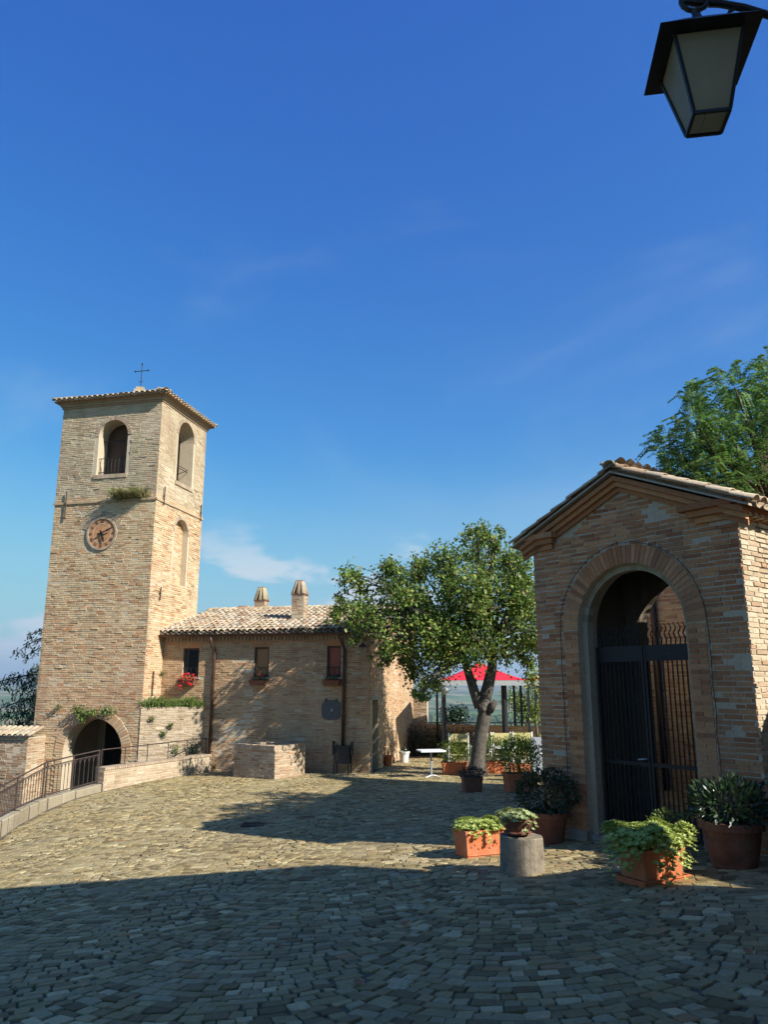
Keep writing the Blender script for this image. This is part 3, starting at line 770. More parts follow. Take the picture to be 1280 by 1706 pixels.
for nm, hr, ln, wd, dd in (('hour_hand', 5.3, .29, .03, .07), ('minute_hand', 2.3, .42, .02, .10)):
    mb = MB(); p, q = cpt(-.11, hr, 0, -dd), cpt(ln, hr, 0, -dd); t_ = (cpt(.3, hr, 1) - cpt(.3, hr, 0)).normalized()
    mb.obox(p - t_ * wd, t_ * wd * 2, q - p, -HI * .01); m_ = cpt(ln * .55, hr, 0, -dd)
    mb.add([m_ - t_ * wd * 2 - HI * .012, q + (q - p).normalized() * .05 - HI * .012, m_ + t_ * wd * 2 - HI * .012, m_ - t_ * wd * 2, q, m_ + t_ * wd * 2], [(0, 1, 2), (3, 4, 5), (0, 3, 4, 1), (1, 4, 5, 2)])
    mb.tube([cpt(0, 0, 0, 0), cpt(0, 0, 0, -.115)], .03, 8); mb.build(nm, M_iron, clock)
# soldier bricks around the clock's upper half
voussoirs(tower, FT, CKu, CKz, CKr + .08, CKr + .26, .25, math.pi - .25, 27, .02, M_vous, 'soldier_brick', 6)
# iron tie plates
for (x, y0, y1, F) in ((113, 820, 866, 0), (272, 811, 842, 1), (333, 841, 868, 1), (265, 978, 1000, 1), (253, 1118, 1160, 1)):
    mb = MB()
    if F == 0: u, za = tu(x, y0); u2, zb_ = tu(x - 1, y1); FF = FT
    else: u, za = tr_(x, y0); u2, zb_ = tr_(x - 2, y1); FF = FTR
    mb.tube([FF(u, -.07, za), FF(u, -.06, zb_)], .022, 6); mb.tube([FF(u, -.09, (za + zb_) / 2), FF(u, .05, (za + zb_) / 2)], .02, 6); mb.build('tie_plate', M_rust, tower)
# belfry rails
mb = MB()
for zz in (.12, .62): mb.tube([FT(fw.u0 - .02, .12, fw.b + zz), FT(fw.u1 + .02, .12, fw.b + zz)], .014, 6)
for k in range(8): u = fw.u0 + (fw.u1 - fw.u0) * (k + .5) / 8; mb.tube([FT(u, .12, fw.b), FT(u, .12, fw.b + .62)], .010, 6)
mb.tube([FT(fw.u1, .3, fw.t - fw.r - .1), FT(fw.u0, .3, fw.t - fw.r - .1)], .02, 6)
mb.build('belfry_rail', M_iron, tower)
mb = MB()
mb.tube([FTR(rw.u0 - .02, .06, rw.b + .62), FTR(rw.c + .1, -.06, rw.b + .55), FTR(rw.c - .1, .3, rw.b + .35)], .014, 6)
mb.tube([FTR(rw.u0 - .02, .2, rw.b + .62), FTR(rw.u1 + .02, .2, rw.b + .62)], .014, 6); mb.build('belfry_rail', M_iron, tower)
mb = MB(); mb.fbox(FT, fw.u0 - .3, fw.u1 + .3, .62, .66, fw.b - .02, fw.t + .1); mb.build('belfry_shade_panel', M_wood, tower)  # added dark panel behind the opening, makes the belfry inside look unlit
# sills
for F, o in ((FT, fw), (FTR, rw)):
    n_ = 9
    for k in range(n_):
        a, b = o.u0 - .08 + (o.u1 - o.u0 + .16) * k / n_, o.u0 - .08 + (o.u1 - o.u0 + .16) * (k + 1) / n_ - .012
        mb = MB(); mb.fbox(F, a, b, -.045, .0, o.b - .13, o.b + .004); mb.build('sill_brick', M_vous, tower)

# terrace in the angle of tower and house
tA = FT(0.02, -.03, 0); tB = FH(hu(337, 1220)[0], -.02, 0); tzp = tu(245, 1177)[1]; gzl = LANE_Z
dv = (tB - tA); tl = dv.length; dv.normalize(); ti = V((-dv.y, dv.x, 0))
def FQ(u, d, z): return V((tA.x + dv.x * u + ti.x * d, tA.y + dv.y * u + ti.y * d, z))
terr = thing('terrace_wall', 'pale brick terrace wall with grass on top between tower and house', 'wall', FQ(tl / 2, .2, gzl))
mb = MB(); inner = FH(UT - .01, -.02, 0)
pts = [tA, tB, inner]; vs = [V((p.x, p.y, zz)) for zz in (gzl, tzp - .02) for p in pts]
mb.add(vs, [(0, 1, 4, 3), (1, 2, 5, 4), (2, 0, 3, 5), (3, 4, 5)]); mb.build('wall_core', M_mortar, terr)
M_brickpale = mat_masonry('brick_pale', [(0, (0.353, 0.261, 0.176)), (.4, (0.412, 0.324, 0.232)), (.8, (0.451, 0.369, 0.272)), (1, (0.333, 0.225, 0.144))], stain_amt=.35, patch=(.42, .39, .33))
lay_bricks(terr, wall_items(FQ, 0, tl, gzl, tzp, seed=9, proud=.016), M_brickpale)

# ================================================================== HOUSE
EZ = hu(553, 1050)[1]; HD = hs(688, 1100)[0]; RZ = EZ + .28 * (HD / 2); HB = gz(HR.x, HR.y) - .35; HW = UT - .01
house = thing('brick_house', 'low brick farmhouse with tiled roof beside the bell tower', 'house', FH(HW / 2, HD / 2, gz(HR.x, HR.y)))
wins = []
for x0, x1, y0, y1 in ((306, 330, 1080, 1128), (424, 447, 1078, 1128), (545, 568, 1076, 1128)):
    ua, zb_ = hu(x1, y1); ub, za = hu(x0, y0); wins.append(Op(ua, ub, zb_, za))
d0, db = hs(621.5, 1278); d1, dt_ = hs(633, 1165); door = Op(.22, .22 + .95, HB, dt_)
gab = lambda u: EZ + .28 * (HD / 2 - abs(u - HD / 2))
mb = MB(); sheet(mb, FH, 0, HW, HB, EZ, .4, wins); sheet(mb, FS, .4, HD - .4, HB, gab, .4, [Op(max(.41, door.u0), door.u1, HB, door.t)], extra=(HD / 2,))
def FHB(u, d, z): return FH(u, HD - d, z)
sheet(mb, FHB, 0, HW, HB, EZ, .4, [])
mb.fbox(FH, HW - .4, HW, .4, HD - .4, HB, EZ)
mb.build('wall_core', M_mortar, house)
exw = lambda za, zb: sum([o.excl(za, zb, .0) for o in wins], [])
items = wall_items(FH, 0, HW, HB + .2, EZ - .1, exw, seed=21, proud=.016, L=.29)
items += wall_items(FS, 0, HD, HB + .2, RZ, lambda a, b: door.excl(a, b), seed=22, proud=.014, L=.29, top=lambda u: gab(u) - .05)
M_brickhouse = mat_masonry('brick_house', [(0, (0.354, 0.189, 0.097)), (.2, (0.451, 0.270, 0.150)), (.45, (0.512, 0.329, 0.185)), (.7, (0.476, 0.324, 0.185)), (.88, (0.549, 0.389, 0.229)), (1, (0.439, 0.221, 0.110))], stain=(.10, .085, .06), stain_amt=.45, red=(.42, .22, .13, .5))
lay_bricks(house, items, M_brickhouse)
# eave: stepped band, dentils, gutter
mb = MB(); mb.fbox(FH, 0, HW, -.05, -.002, EZ - .16, EZ - .10); mb.fbox(FH, 0, HW, -.10, -.002, EZ - .098, EZ - .03)
mb.fbox(FH, 0, HW, -.035, -.002, EZ - .335, EZ - .285); mb.build('eave_band', M_brickhouse, house)
mb = MB(); n_ = int(HW / .125)
for k in range(n_): mb.fbox(FH, k * .125 + .01, k * .125 + .085, -.055, -.002, EZ - .28, EZ - .163)
mb.build('dentil_course', M_vous, house)
ov = .28; e0 = FH(HW + .0, -ov, EZ - .28 * ov + .04); upv = (FH(0, HD / 2, RZ + .04) - FH(0, -ov, EZ - .28 * ov + .04)); sl = upv.length; upv.normalize()
mb = MB()
for s_ in (0, 1):
    A = FH(-.22, -ov if s_ == 0 else HD + ov, EZ - .28 * ov + .04); Bp = FH(HW, -ov if s_ == 0 else HD + ov, EZ - .28 * ov + .04); C_ = FH(HW, HD / 2, RZ + .04); D_ = FH(-.22, HD / 2, RZ + .04); dz = V((0, 0, -.05))
    mb.add([A, Bp, C_, D_, A + dz, Bp + dz, C_ + dz, D_ + dz], [(0, 1, 2, 3), (7, 6, 5, 4), (0, 4, 5, 1), (3, 7, 4, 0), (1, 5, 6, 2)])
mb.build('roof_deck', M_wood, house)
tile_slope(house, e0, -HL, upv, HW + .2, sl, seed=5)
bup = V((-upv.x, -upv.y, upv.z)); tile_b = FH(HW, HD + ov, EZ - .28 * ov + .04)
for k in range(int((HW + .2) / .37) + 1):
    nrm = V((0, 0, 1)); B = Matrix((V((HL.y, -HL.x, 0)) * -1, HL, nrm)).transposed().to_4x4()
    if B.to_3x3().determinant() < 0: B = Matrix((V((HL.y, -HL.x, 0)), HL, nrm)).transposed().to_4x4()
    o = bpy.data.objects.new('ridge_tile', TILES[k % 5]); COL.objects.link(o); o.parent = house
    o.matrix_basis = Matrix.Translation(FH(-.2 + k * .37, HD / 2, RZ + .115) - wloc(house)) @ B @ Matrix.Rotation(-.03, 4, 'X')
mb = MB(); gy = EZ - .28 * ov - .02
pts = [(math.cos(a) * .065, math.sin(a) * .065) for a in [math.pi + math.pi * k / 8 for k in range(9)]]
A, Bp = FH(-.2, -ov - .05, gy), FH(HW, -ov - .05, gy)
for (p, q), (p2, q2) in zip(pts[:-1], pts[1:]):
    mb.quad(A + HI * p + V((0, 0, q)), Bp + HI * p + V((0, 0, q)), Bp + HI * p2 + V((0, 0, q2)), A + HI * p2 + V((0, 0, q2)))
mb.tube([A - HI * .065, Bp - HI * .065], .012, 6); mb.build('gutter', M_pipe, house, smooth=True)
for x, yb in ((353, 1272), (573, 1243)):
    u, _ = hu(x, 1200); zb_ = hu(x, yb)[1]
    mb = MB(); mb.tube([FH(u + .03, -ov - .05, gy - .05), FH(u + .03, -ov - .03, gy - .22), FH(u - .02, -.11, gy - .5), FH(u - .02, -.09, gy - .62), FH(u, -.09, zb_)], .052, 10)
    for zz in (gy - .7, gy - 1.6, gy - 2.5): mb.tube([FH(u, -.09, zz), FH(u, -.09, zz - .04)], .062, 10)
    mb.build('downspout', M_pipe, house, smooth=True)
# windows
for k, o in enumerate(wins):
    d = .05; w = .055
    mb = MB(); mb.fbox(FH, o.u0, o.u0 + w, d, d + .06, o.b, o.t); mb.fbox(FH, o.u1 - w, o.u1, d, d + .06, o.b, o.t); mb.fbox(FH, o.u0 + w, o.u1 - w, d, d + .06, o.t - w, o.t); mb.fbox(FH, o.u0 + w, o.u1 - w, d, d + .06, o.b, o.b + w)
    win = mb.build('window_frame', M_wood, house)
    mb = MB(); mb.fbox(FH, o.u0 + w, o.u1 - w, d + .025, d + .03, o.b + w, o.t - w); mb.build('pane', M_pane, win)
    mb = MB(); mb.fbox(FH, o.u0 - .06, o.u1 + .06, -.07, .16, o.b - .06, o.b - .001); mb.build('sill', M_stone, win)
    mb = MB(); mb.fbox(FH, o.u0 - .1, o.u1 + .1, -.012, -.002, o.t, o.t + .22); mb.build('lintel', M_brick2, win)
    mb = MB()
    if k: mb.fbox(FH, o.u0 + w, o.u1 - w, d + .055, d + .07, o.b + w, o.t - w); mb.build('curtain', M_curt if k == 1 else M_redcurt, win)
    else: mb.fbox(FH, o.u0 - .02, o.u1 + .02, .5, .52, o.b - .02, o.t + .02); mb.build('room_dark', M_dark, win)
    mb = MB(); mb.tube([FH(o.u0, .02, o.b + .30), FH(o.u1, .02, o.b + .30)], .011, 6); mb.tube([FH(o.u0, .02, o.b + .06), FH(o.u1, .02, o.b + .06)], .011, 6)
    for j in range(3): u = o.u0 + (o.u1 - o.u0) * (j + .5) / 3; mb.tube([FH(u, .02, o.b + .06), FH(u, .02, o.b + .30)], .007, 6)
    mb.build('window_bar', M_iron, win)
# door in the side wall
mb = MB(); mb.fbox(FS, max(.41, door.u0), door.u1, .22, .27, HB + .35, door.t); dr = mb.build('door', M_wood, house)
for k in range(4):
    a = .41 + (door.u1 - .41) * k / 4; mb = MB(); mb.fbox(FS, a + .008, a + (door.u1 - .41) / 4 - .008, .20, .219, HB + .37, door.t - .03); mb.build('door_board', M_wood, dr)
mb = MB(); mb.fbox(FS, .2, door.u1 + .1, -.02, -.002, door.t, door.t + .1); mb.build('lintel', M_stone, house)
# chimneys
def chimney(x0, x1, ytop, ycap, d, label_shaft):
    ua, _ = hu(x1, 1000, d); ub, _ = hu(x0, 1000, d); zt = hu(x0, ycap, d)[1]; z2 = hu(x0, ytop, d)[1]; w = ub - ua
    zr = EZ + .28 * (HD / 2 - abs(d + w / 2 - HD / 2)) - .1
    mb = MB(); mb.fbox(FH, ua, ub, d, d + w, zr - .1, zt); ch = mb.build('chimney', M_mortar, house)
    items = wall_items(lambda u, dd, z: FH(u, d + dd, z), ua, ub, zr, zt, seed=int(x0), L=.24, proud=.012)
    items += wall_items(lambda u, dd, z: FH(ua + dd, d + u, z), 0, w, zr, zt, seed=int(x0) + 1, L=.24, proud=.012)
    lay_bricks(ch, items, M_brick, limit=60)
    mb = MB(); mb.fbox(FH, ua - .03, ub + .03, d - .03, d + w + .03, zt + .001, zt + .03); mb.build('cap_slab', M_terra2, ch)
    for (du, dd) in ((0.06, .06), (.5, .03), (.94, .06), (.06, .94), (.5, .97), (.94, .94), (.03, .5), (.97, .5)):
        b_ = FH(ua + w * du, d + w * dd, zt + .03); t_ = FH(ua + w * (.5 + (du - .5) * .45), d + w * (.5 + (dd - .5) * .45), z2)
        ax = (t_ - b_); l_ = ax.length; ax.normalize(); cen = FH(ua + w / 2, d + w / 2, 0); on = (b_ - cen); on.z = 0; on = on - ax * on.dot(ax); on.normalize()
        M = Matrix((ax.cross(on), ax, on)).transposed().to_4x4()
        o = bpy.data.objects.new('chimney_tile', TILES[2]); COL.objects.link(o); o.parent = ch
        o.matrix_basis = Matrix.Translation(b_ - wloc(ch)) @ M @ Matrix.Diagonal((.8, l_ / .42, .8, 1))
    mb = MB(); mb.fbox(FH, ua + w * .2, ub - w * .2, d + w * .2, d + w * .8, z2 - .005, z2 + .03); mb.build('cap_stone', M_terra2, ch)
chimney(486, 506, 968, 991, 1.15, '')
chimney(424, 441, 979, 1001, HD / 2 + .3, '')
mb = MB(); ua, zq = hu(404, 1003, HD / 2 + .1); mb.fbox(FH, ua - .25, ua + .15, HD / 2, HD / 2 + .35, RZ - .1, RZ + .17)
for k in range(3): mb.fbox(FH, ua - .23 + k * .13, ua - .13 + k * .13, HD / 2 + .02, HD / 2 + .3, RZ + .17, RZ + .23)
mb.build('chimney', M_brick, house)

# ================================================================== PORTICO
CS = .87; PZ0 = gz(PG.x, PG.y) - .3; CAPZ = 3.72; PW0, PW1 = -.82, 2.57; PDEP = 1.75
RS = .43; RIDGE = 4.68
rake = lambda s: RIDGE - .05 - RS * abs(s - CS)
po = Op(-.02, 1.76, PZ0 - .5, 3.34, True)
portico = thing('gate_portico', 'brick gable-roofed gateway with tall arch and iron gate', 'gateway', FP(CS, PDEP / 2, gz(PG.x, PG.y)))
mb = MB(); sheet(mb, FP, PW0, PW1, PZ0, rake, .45, [po], extra=(CS,))
def FPR(u, d, z): return FP(PW1 - d, u, z)              # right side wall
def FPL(u, d, z): return FP(PW0 + d, u, z)
def FPB(u, d, z): return FP(u, PDEP - d, z)
mb.build('wall_core', M_mortar, portico)
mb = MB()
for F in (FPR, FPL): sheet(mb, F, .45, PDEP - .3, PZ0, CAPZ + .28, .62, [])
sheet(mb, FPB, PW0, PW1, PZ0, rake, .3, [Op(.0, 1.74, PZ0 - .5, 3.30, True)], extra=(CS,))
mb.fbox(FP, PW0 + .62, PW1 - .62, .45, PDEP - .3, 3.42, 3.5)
mb.build('passage_wall', M_shadeplaster, portico)
items = wall_items(FP, PW0, PW1, PZ0 + .1, RIDGE, lambda a, b: po.excl(a, b, .27), L=.27, C=.066, seed=31, proud=.013, top=lambda u: rake(u) - .2)
M_brickcream = mat_masonry('brick_cream', [(0, (.42, .31, .21)), (.3, (.52, .43, .31)), (.7, (.58, .50, .38)), (.92, (.50, .40, .29)), (1, (.42, .26, .16))], stain_amt=.25, patch=(.60, .53, .42))
lay_bricks(portico, wall_items(FPR, 0, PDEP, PZ0 + .1, CAPZ + .02, None, L=.27, C=.066, seed=32, proud=.016), M_brickcream, limit=60)
items += wall_items(FPL, 0, PDEP, PZ0 + .1, CAPZ + .02, None, L=.27, C=.066, seed=33, proud=.016)
lay_bricks(portico, items, M_brick2, limit=240)
voussoirs(portico, FP, po.c, po.t - po.r, po.r, po.r + .27, 0, math.pi, 43, .012, M_brick2, seed=11)
for sgn, uu in ((-1, po.u0), (1, po.u1)):
    zz = PZ0 + .2; k = 0
    while zz < po.t - po.r - .03:
        ws = (.27,) if k % 2 else (.13, .13); x = uu
        for w in ws:
            mb = MB(); a, b = x, x + sgn * (w - .008); mb.fbox(FP, min(a, b), max(a, b), -.010 - .006 * ((k * 7) % 3) / 3, .0, zz, zz + .056); mb.build('jamb_brick', M_brick2, portico); x += sgn * w
        zz += .066; k += 1
# inner stone order of the arch, left and right
mb = MB(); ri = po.r - .09; n_ = 24
def arcp(r, k, d): a = math.pi * k / n_; return FP(po.c + r * math.cos(a), d, po.t - po.r + r * math.sin(a))
for k in range(n_):
    mb.add([arcp(ri, k, .1), arcp(ri, k + 1, .1), arcp(po.r, k + 1, .1), arcp(po.r, k, .1), arcp(ri, k, .24), arcp(ri, k + 1, .24)], [(0, 1, 2, 3), (0, 4, 5, 1)])
zs = po.t - po.r
mb.fbox(FP, po.u0, po.u0 + .09, .1, .24, PZ0 + .1, zs); mb.fbox(FP, po.u1 - .09, po.u1, .1, .24, PZ0 + .1, zs); mb.build('arch_lining', M_kerb, portico)
mb = MB(); mb.fbox(FP, po.u0 - .32, po.u0, -.06, .3, PZ0 + .1, gz(PG.x, PG.y) + .12); mb.fbox(FP, po.u0, po.u1, .05, .4, PZ0 + .1, gz(PG.x, PG.y) + .06); mb.build('threshold', M_stone, portico)
# capitals with returns down the sides
for k in range(3):
    pr = .05 + .06 * k; za = CAPZ + .002 + k * .085; zb_ = za + .08
    for s0, s1, side in ((PW0 - pr, PW0 + .42 + .05 * k, 0), (PW1 - .55 - .09 * k, PW1 + pr, 1)):
        mb = MB(); mb.fbox(FP, s0, s1, -pr, -.0205, za, zb_); mb.build('capital_course', M_brick2, portico)
        mb = MB()
        if side: mb.fbox(FP, PW1 + .002, PW1 + pr, -.0205, PDEP, za, zb_)
        else: mb.fbox(FP, PW0 - pr, PW0 - .002, -.0205, PDEP, za, zb_)
        mb.build('eave_course', M_brick2, portico)
# dentils along the sunny side: two rows of small projecting blocks
for row, (zz, pr, h) in enumerate(((CAPZ + .015, .145, .05), (CAPZ + .185, .27, .06))):
    for k in range(11):
        u = .02 + k * .165; mb = MB(); mb.fbox(FPR, u, u + .075, -pr, -.05 - .06 * row * 2, zz, zz + h); mb.build('dentil', M_vous, portico)
# raking cornice
for k in range(3):
    pr = .05 + .055 * k; o0 = .235 - .075 * k
    for s_ in (-1, 1):
        mb = MB(); e = (PW0 - .16 if s_ < 0 else PW1 + .16)
        za, ze = rake(CS) - o0, rake(e) - o0
        A, E_ = FP(CS, -.021, za), FP(e, -.021, ze); dd = FP(0, -pr, 0) - FP(0, -.021, 0); up = V((0, 0, .07))
        if s_ < 0: mb.obox(A, E_ - A, dd, up)
        else: mb.obox(A, E_ - A, dd, up)
        mb.build('rake_course', M_brick2, portico)
# roof
fo = .22; half = CS - PW0 + .28; mb = MB()
for s_ in (-1, 1):
    A, Bp, C_, D_ = FP(CS, -fo, RIDGE), FP(CS + s_ * half, -fo, RIDGE - RS * half), FP(CS + s_ * half, PDEP + .15, RIDGE - RS * half), FP(CS, PDEP + .15, RIDGE); dz = V((0, 0, -.028))
    mb.add([A, Bp, C_, D_, A + dz, Bp + dz, C_ + dz, D_ + dz], [(0, 1, 2, 3), (7, 6, 5, 4), (0, 4, 5, 1), (1, 5, 6, 2), (2, 6, 7, 3)])
mb.build('roof_deck', M_tile, portico)
for s_ in (-1, 1):
    e = FP(CS + s_ * half, -fo + .09, RIDGE - RS * half); up = (FP(CS, -fo + .09, RIDGE) - e); sl = up.length; up.normalize()
    tile_slope(portico, e, PI_, up, PDEP + fo, sl, seed=60 + s_)
B = Matrix((V((PI_.y, -PI_.x, 0)), PI_, V((0, 0, 1)))).transposed().to_4x4()
for k in range(6):
    o = bpy.data.objects.new('ridge_tile', TILES[k % 5]); COL.objects.link(o); o.parent = portico
    o.matrix_basis = Matrix.Translation(FP(CS, -fo - .03 + k * .36, RIDGE + .07) - wloc(portico)) @ B @ Matrix.Rotation(-.04, 4, 'X') @ Matrix.Diagonal((1.15, 1, 1.15, 1))
# fairy light wire round the arch
mb = MB(); wr = random.Random(2); path = []
for zz in [PZ0 + .5 + .2 * k for k in range(14)]: path.append(FP(po.u0 - .30 + wr.uniform(-.01, .01), -.04, zz))
for k in range(25): a = math.pi - math.pi * k / 24; path.append(FP(po.c + (po.r + .30) * math.cos(a), -.04, zs + (po.r + .30 + wr.uniform(-.012, .012)) * math.sin(a)))
for zz in [zs - .2 * k for k in range(1, 14)]: path.append(FP(po.u1 + .30 + wr.uniform(-.012, .012), -.04, zz))
mb.tube(path, .0055, 5); wire = mb.build('light_wire', M_black, None); tag(wire, 'thin black string of fairy lights following the gateway arch', 'string light')
for k in range(0, len(path) - 1):
    for q in (.25, .75): 
        p = path[k].lerp(path[k + 1], q); mb = MB(); mb.lathe(p - PI_ * .012 - V((0, 0, .014)), [(.002, 0), (.006, .005), (.006, .012), (.002, .018)], 6); mb.build('bulb', M_stone, wire)
# gate
gd = .30; gate = thing('iron_gate', 'black iron double gate with wavy spikes closing the arch', 'gate', FP(po.c, gd, gz(PG.x, PG.y) + .07))
gb = gz(PG.x, PG.y) + .09; gt = 2.19; u0, u1 = po.u0 + .095, po.u1 - .095; uc = (u0 + u1) / 2
for s_, (a, b) in enumerate(((u0, uc - .008), (uc + .008, u1))):
    mb = MB()
    for x in (a, b - .035): mb.fbox(FP, x, x + .035, gd - .02, gd + .02, gb, gt)
    for zz, h in ((gb + .05, .05), (gb + .95, .05), (gt - .22, .22)): mb.fbox(FP, a + .035, b - .035, gd - .015, gd + .015, zz, zz + h)
    leaf = mb.build('gate_leaf', M_iron, gate)
    n_ = 10
    for k in range(n_):
        x = a + .035 + (b - a - .07) * (k + .5) / n_; mb = MB(); mb.tube([FP(x, gd, gb + .1), FP(x, gd, gt - .22)], .011, 6); mb.build('bar', M_iron, leaf)
        mb = MB(); mb.tube([FP(x + .022 * math.sin(q * 2.6), gd, gt + q * .075) for q in range(5)], [.010, .011, .010, .009, .004], 6); mb.build('spike', M_iron, leaf)
mb = MB(); mb.tube([FP(uc - .05, gd - .03, gb + 1.05), FP(uc - .06, gd - .07, gb + 1.05), FP(uc - .16, gd - .07, gb + 1.04)], .012, 6); mb.build('handle', M_grey, gate)
# courtyard behind the gate
cy = thing('courtyard_house', 'dim brick house wall seen through the gateway arch', 'house', FP(.2, PDEP + 4.6, gz(5, 15)))
mb = MB()
def FC(u, d, z): return FP(u, PDEP + 4.2 + d, z)
mb.fbox(FC, -4.5, 2.6, .0, .4, -1.2, 5.0)
mb.fbox(FP, PW1 - .35, PW1 - .02, PDEP + .005, PDEP + 4.19, -1.2, 4.3)  # added right side wall, blocks light from the courtyard and passage
q0, q1 = FP(PW0 + .1, PDEP + .005, -1.2), FC(-4.2, 0, -1.2); mb.obox(q0, q1 - q0, V((.25, .1, 0)), V((0, 0, 5.2))); mb.build('wall_core', M_mortar, cy)  # added left side wall, likewise there to keep daylight out
lay_bricks(cy, wall_items(FC, -4.5, 1.2, -1.0, 4.9, seed=71, proud=.014, L=.3, C=.075), M_brick, limit=150)
mb = MB(); mb.fbox(FC, -3.2, -2.8, -.5, -.03, -1.2, 4.6); mb.build('plaster_pier', M_plaster, cy)
mb = MB(); mb.tube([FC(-2.5, -.1, -1), FC(-2.5, -.1, 4.9)], .06, 8); mb.build('downspout', M_pipe, cy, smooth=True)

# ================================================================== BUILDING BEHIND THE CAMERA'S RIGHT (casts the foreground shade)
P1 = G(550, 1430) + V((0, -.45, 0)); P0_ = G(0, 1480); BH = 7.4; Lb = (BH - P1.z) / math.tan(SUN_EL); sh = V((math.cos(SUN_AZ), -math.sin(SUN_AZ), 0))
K1 = P1 + sh * Lb; K0 = P0_ + sh * ((BH - P0_.z) / math.tan(SUN_EL))
foot = [V((2.35, -9, 0)), V((2.75, 3.0, 0)), V((K0.x, K0.y, 0)), V((K1.x, K1.y, 0)), V((K1.x + 9.6, K1.y - 7.2, 0)), V((K1.x + 9.6, -9, 0))]
palace = thing('street_house', 'tall brick house on the right carrying the iron lantern', 'house', V((8, -2, -.2)))
mb = MB(); n_ = len(foot)
vs = [V((p.x, p.y, -1.2)) for p in foot] + [V((p.x, p.y, BH)) for p in foot]
mb.add(vs, [(i, (i + 1) % n_, n_ + (i + 1) % n_, n_ + i) for i in range(n_)] + [tuple(range(n_, 2 * n_))]); mb.build('wall', M_brick2, palace)
cen = sum(foot, V((0, 0, 0))) / n_; mb = MB()
ring = [V((p.x, p.y, BH + .003)) for p in foot]; mb.add(ring + [V((cen.x, cen.y, BH + 1.6))], [(i, (i + 1) % n_, n_) for i in range(n_)]); mb.build('roof', M_tile, palace)
for (a, b, k, zz) in ((0, 1, .25, 1.2), (0, 1, .55, 1.2), (0, 1, .25, 4.4), (0, 1, .55, 4.4), (2, 3, .5, 4.0), (2, 3, .5, 1.0)):
    p = foot[a].lerp(foot[b], k); d = (foot[b] - foot[a]).normalized(); n2 = V((-d.y, d.x, 0))
    mb = MB(); mb.obox(p - d * .45 + V((0, 0, zz)) - n2 * .02, d * .9, n2 * .05, V((0, 0, 1.4))); w_ = mb.build('shutter', M_wood, palace)

gA, gB = V((7.62, 5.0, 0)), V((5.98, 10.96, 0)); gv = (gB - gA).normalized(); gn = V((gv.y, -gv.x, 0))
def FGS(u, d, z): return V((gA.x + gv.x * u + gn.x * d, gA.y + gv.y * u + gn.y * d, z))
yard = thing('yard_wall', 'high brick yard wall joining the portico side to the street house', 'wall', FGS(2, .2, -.4)); gl_ = (gB - gA).length
mb = MB(); mb.fbox(FGS, 0, gl_ - .05, 0, .4, -1, 2.95); mb.build('wall_core', M_mortar, yard)
mb = MB(); mb.fbox(FGS, 0, gl_ - .05, -.04, .44, 2.952, 3.02); mb.build('coping', M_tile, yard)
lay_bricks(yard, wall_items(FGS, 0, gl_ - .06, -.8, 2.95, seed=151), M_brick2, limit=0)
# ================================================================== LANTERN
LT = ray(1174, 146) * 3.95; LC = V((LT.x, LT.y, CZ + LT.z))       # middle of the glass body
lrz = R_(-9)
def FL(x, y, z): c, s = math.cos(lrz), math.sin(lrz); return V((LC.x + x * c - y * s, LC.y + x * s + y * c, LC.z + z))
lant = thing('wall_lantern', 'black iron street lantern with frosted glass hanging overhead', 'lantern', LC)
tw, bw, zt, zb_ = .165, .085, .20, -.21
def corner(w, z): return [FL(-w, -w, z), FL(w, -w, z), FL(w, w, z), FL(-w, w, z)]
T4, B4 = corner(tw, zt), corner(bw, zb_)
for i in range(4):
    j = (i + 1) % 4; mb = MB(); ins = (FL(0, 0, 0) - (T4[i] + T4[j]) / 2) * .02
    mb.quad(T4[i] + ins, T4[j] + ins, B4[j] + ins, B4[i] + ins); mb.build('pane', M_lampglass, lant)
mb = MB(); mb.quad(*[p + V((0, 0, .004)) for p in B4]); mb.build('bottom_pane', M_lampglass, lant)
mb = MB()
for i in range(4):
    j = (i + 1) % 4
    mb.tube([T4[i], B4[i]], .011, 4); mb.tube([B4[i], B4[j]], .011, 4); mb.tube([T4[i], T4[j]], .012, 4)
mb.tube([(B4[1] * .35 + B4[0] * .65), (B4[2] * .35 + B4[3] * .65)], .001, 4)
mb.build('frame', M_black, lant)
mb = MB(); O4, O5 = corner(.245, zt - .005), corner(.05, zt + .19)
mb.add(O4 + O5, [(3, 2, 1, 0), (0, 1, 5, 4), (1, 2, 6, 5), (2, 3, 7, 6), (3, 0, 4, 7), (4, 5, 6, 7)]); mb.build('hood', M_black, lant)
mb = MB(); mb.lathe(FL(0, 0, zt + .19), [(.05, 0), (.03, .03), (.02, .06), (.025, .08), (.0, .10)], 10); mb.build('cap', M_black, lant)
mb = MB(); top = FL(0, 0, zt + .30); hook = [top + V((.0, 0, .0))]
hook = [FL(.07 * math.cos(a), 0, zt + .345 + .07 * math.sin(a)) for a in [R_(20 - 24 * k) for k in range(13)]]
mb.tube(hook, [.006] + [.014] * 11 + [.012], 8); mb.build('hook', M_black, lant)
mb = MB(); wallp = V((2.95, LC.y - .02, LC.z + .22))
bp = lambda x, y: atY(x, y, LC.y)
pts = [bp(1136, -8), bp(1142, 2), bp(1158, 5), bp(1200, 6), bp(1240, 13), bp(1290, 28)]; pts += [pts[-1].lerp(wallp, .5) + V((0, 0, .05)), wallp]
mb.tube(pts, [.012, .018, .020, .020, .020, .020, .020, .020], 8)
mb.tube([bp(1240, 15), bp(1225, 14), bp(1216, 20), bp(1212, 29)], [.012, .013, .010, .004], 6)
mb.tube([pts[-2], wallp + V((-.12, 0, -.25)), wallp + V((0, 0, -.5))], .014, 6)
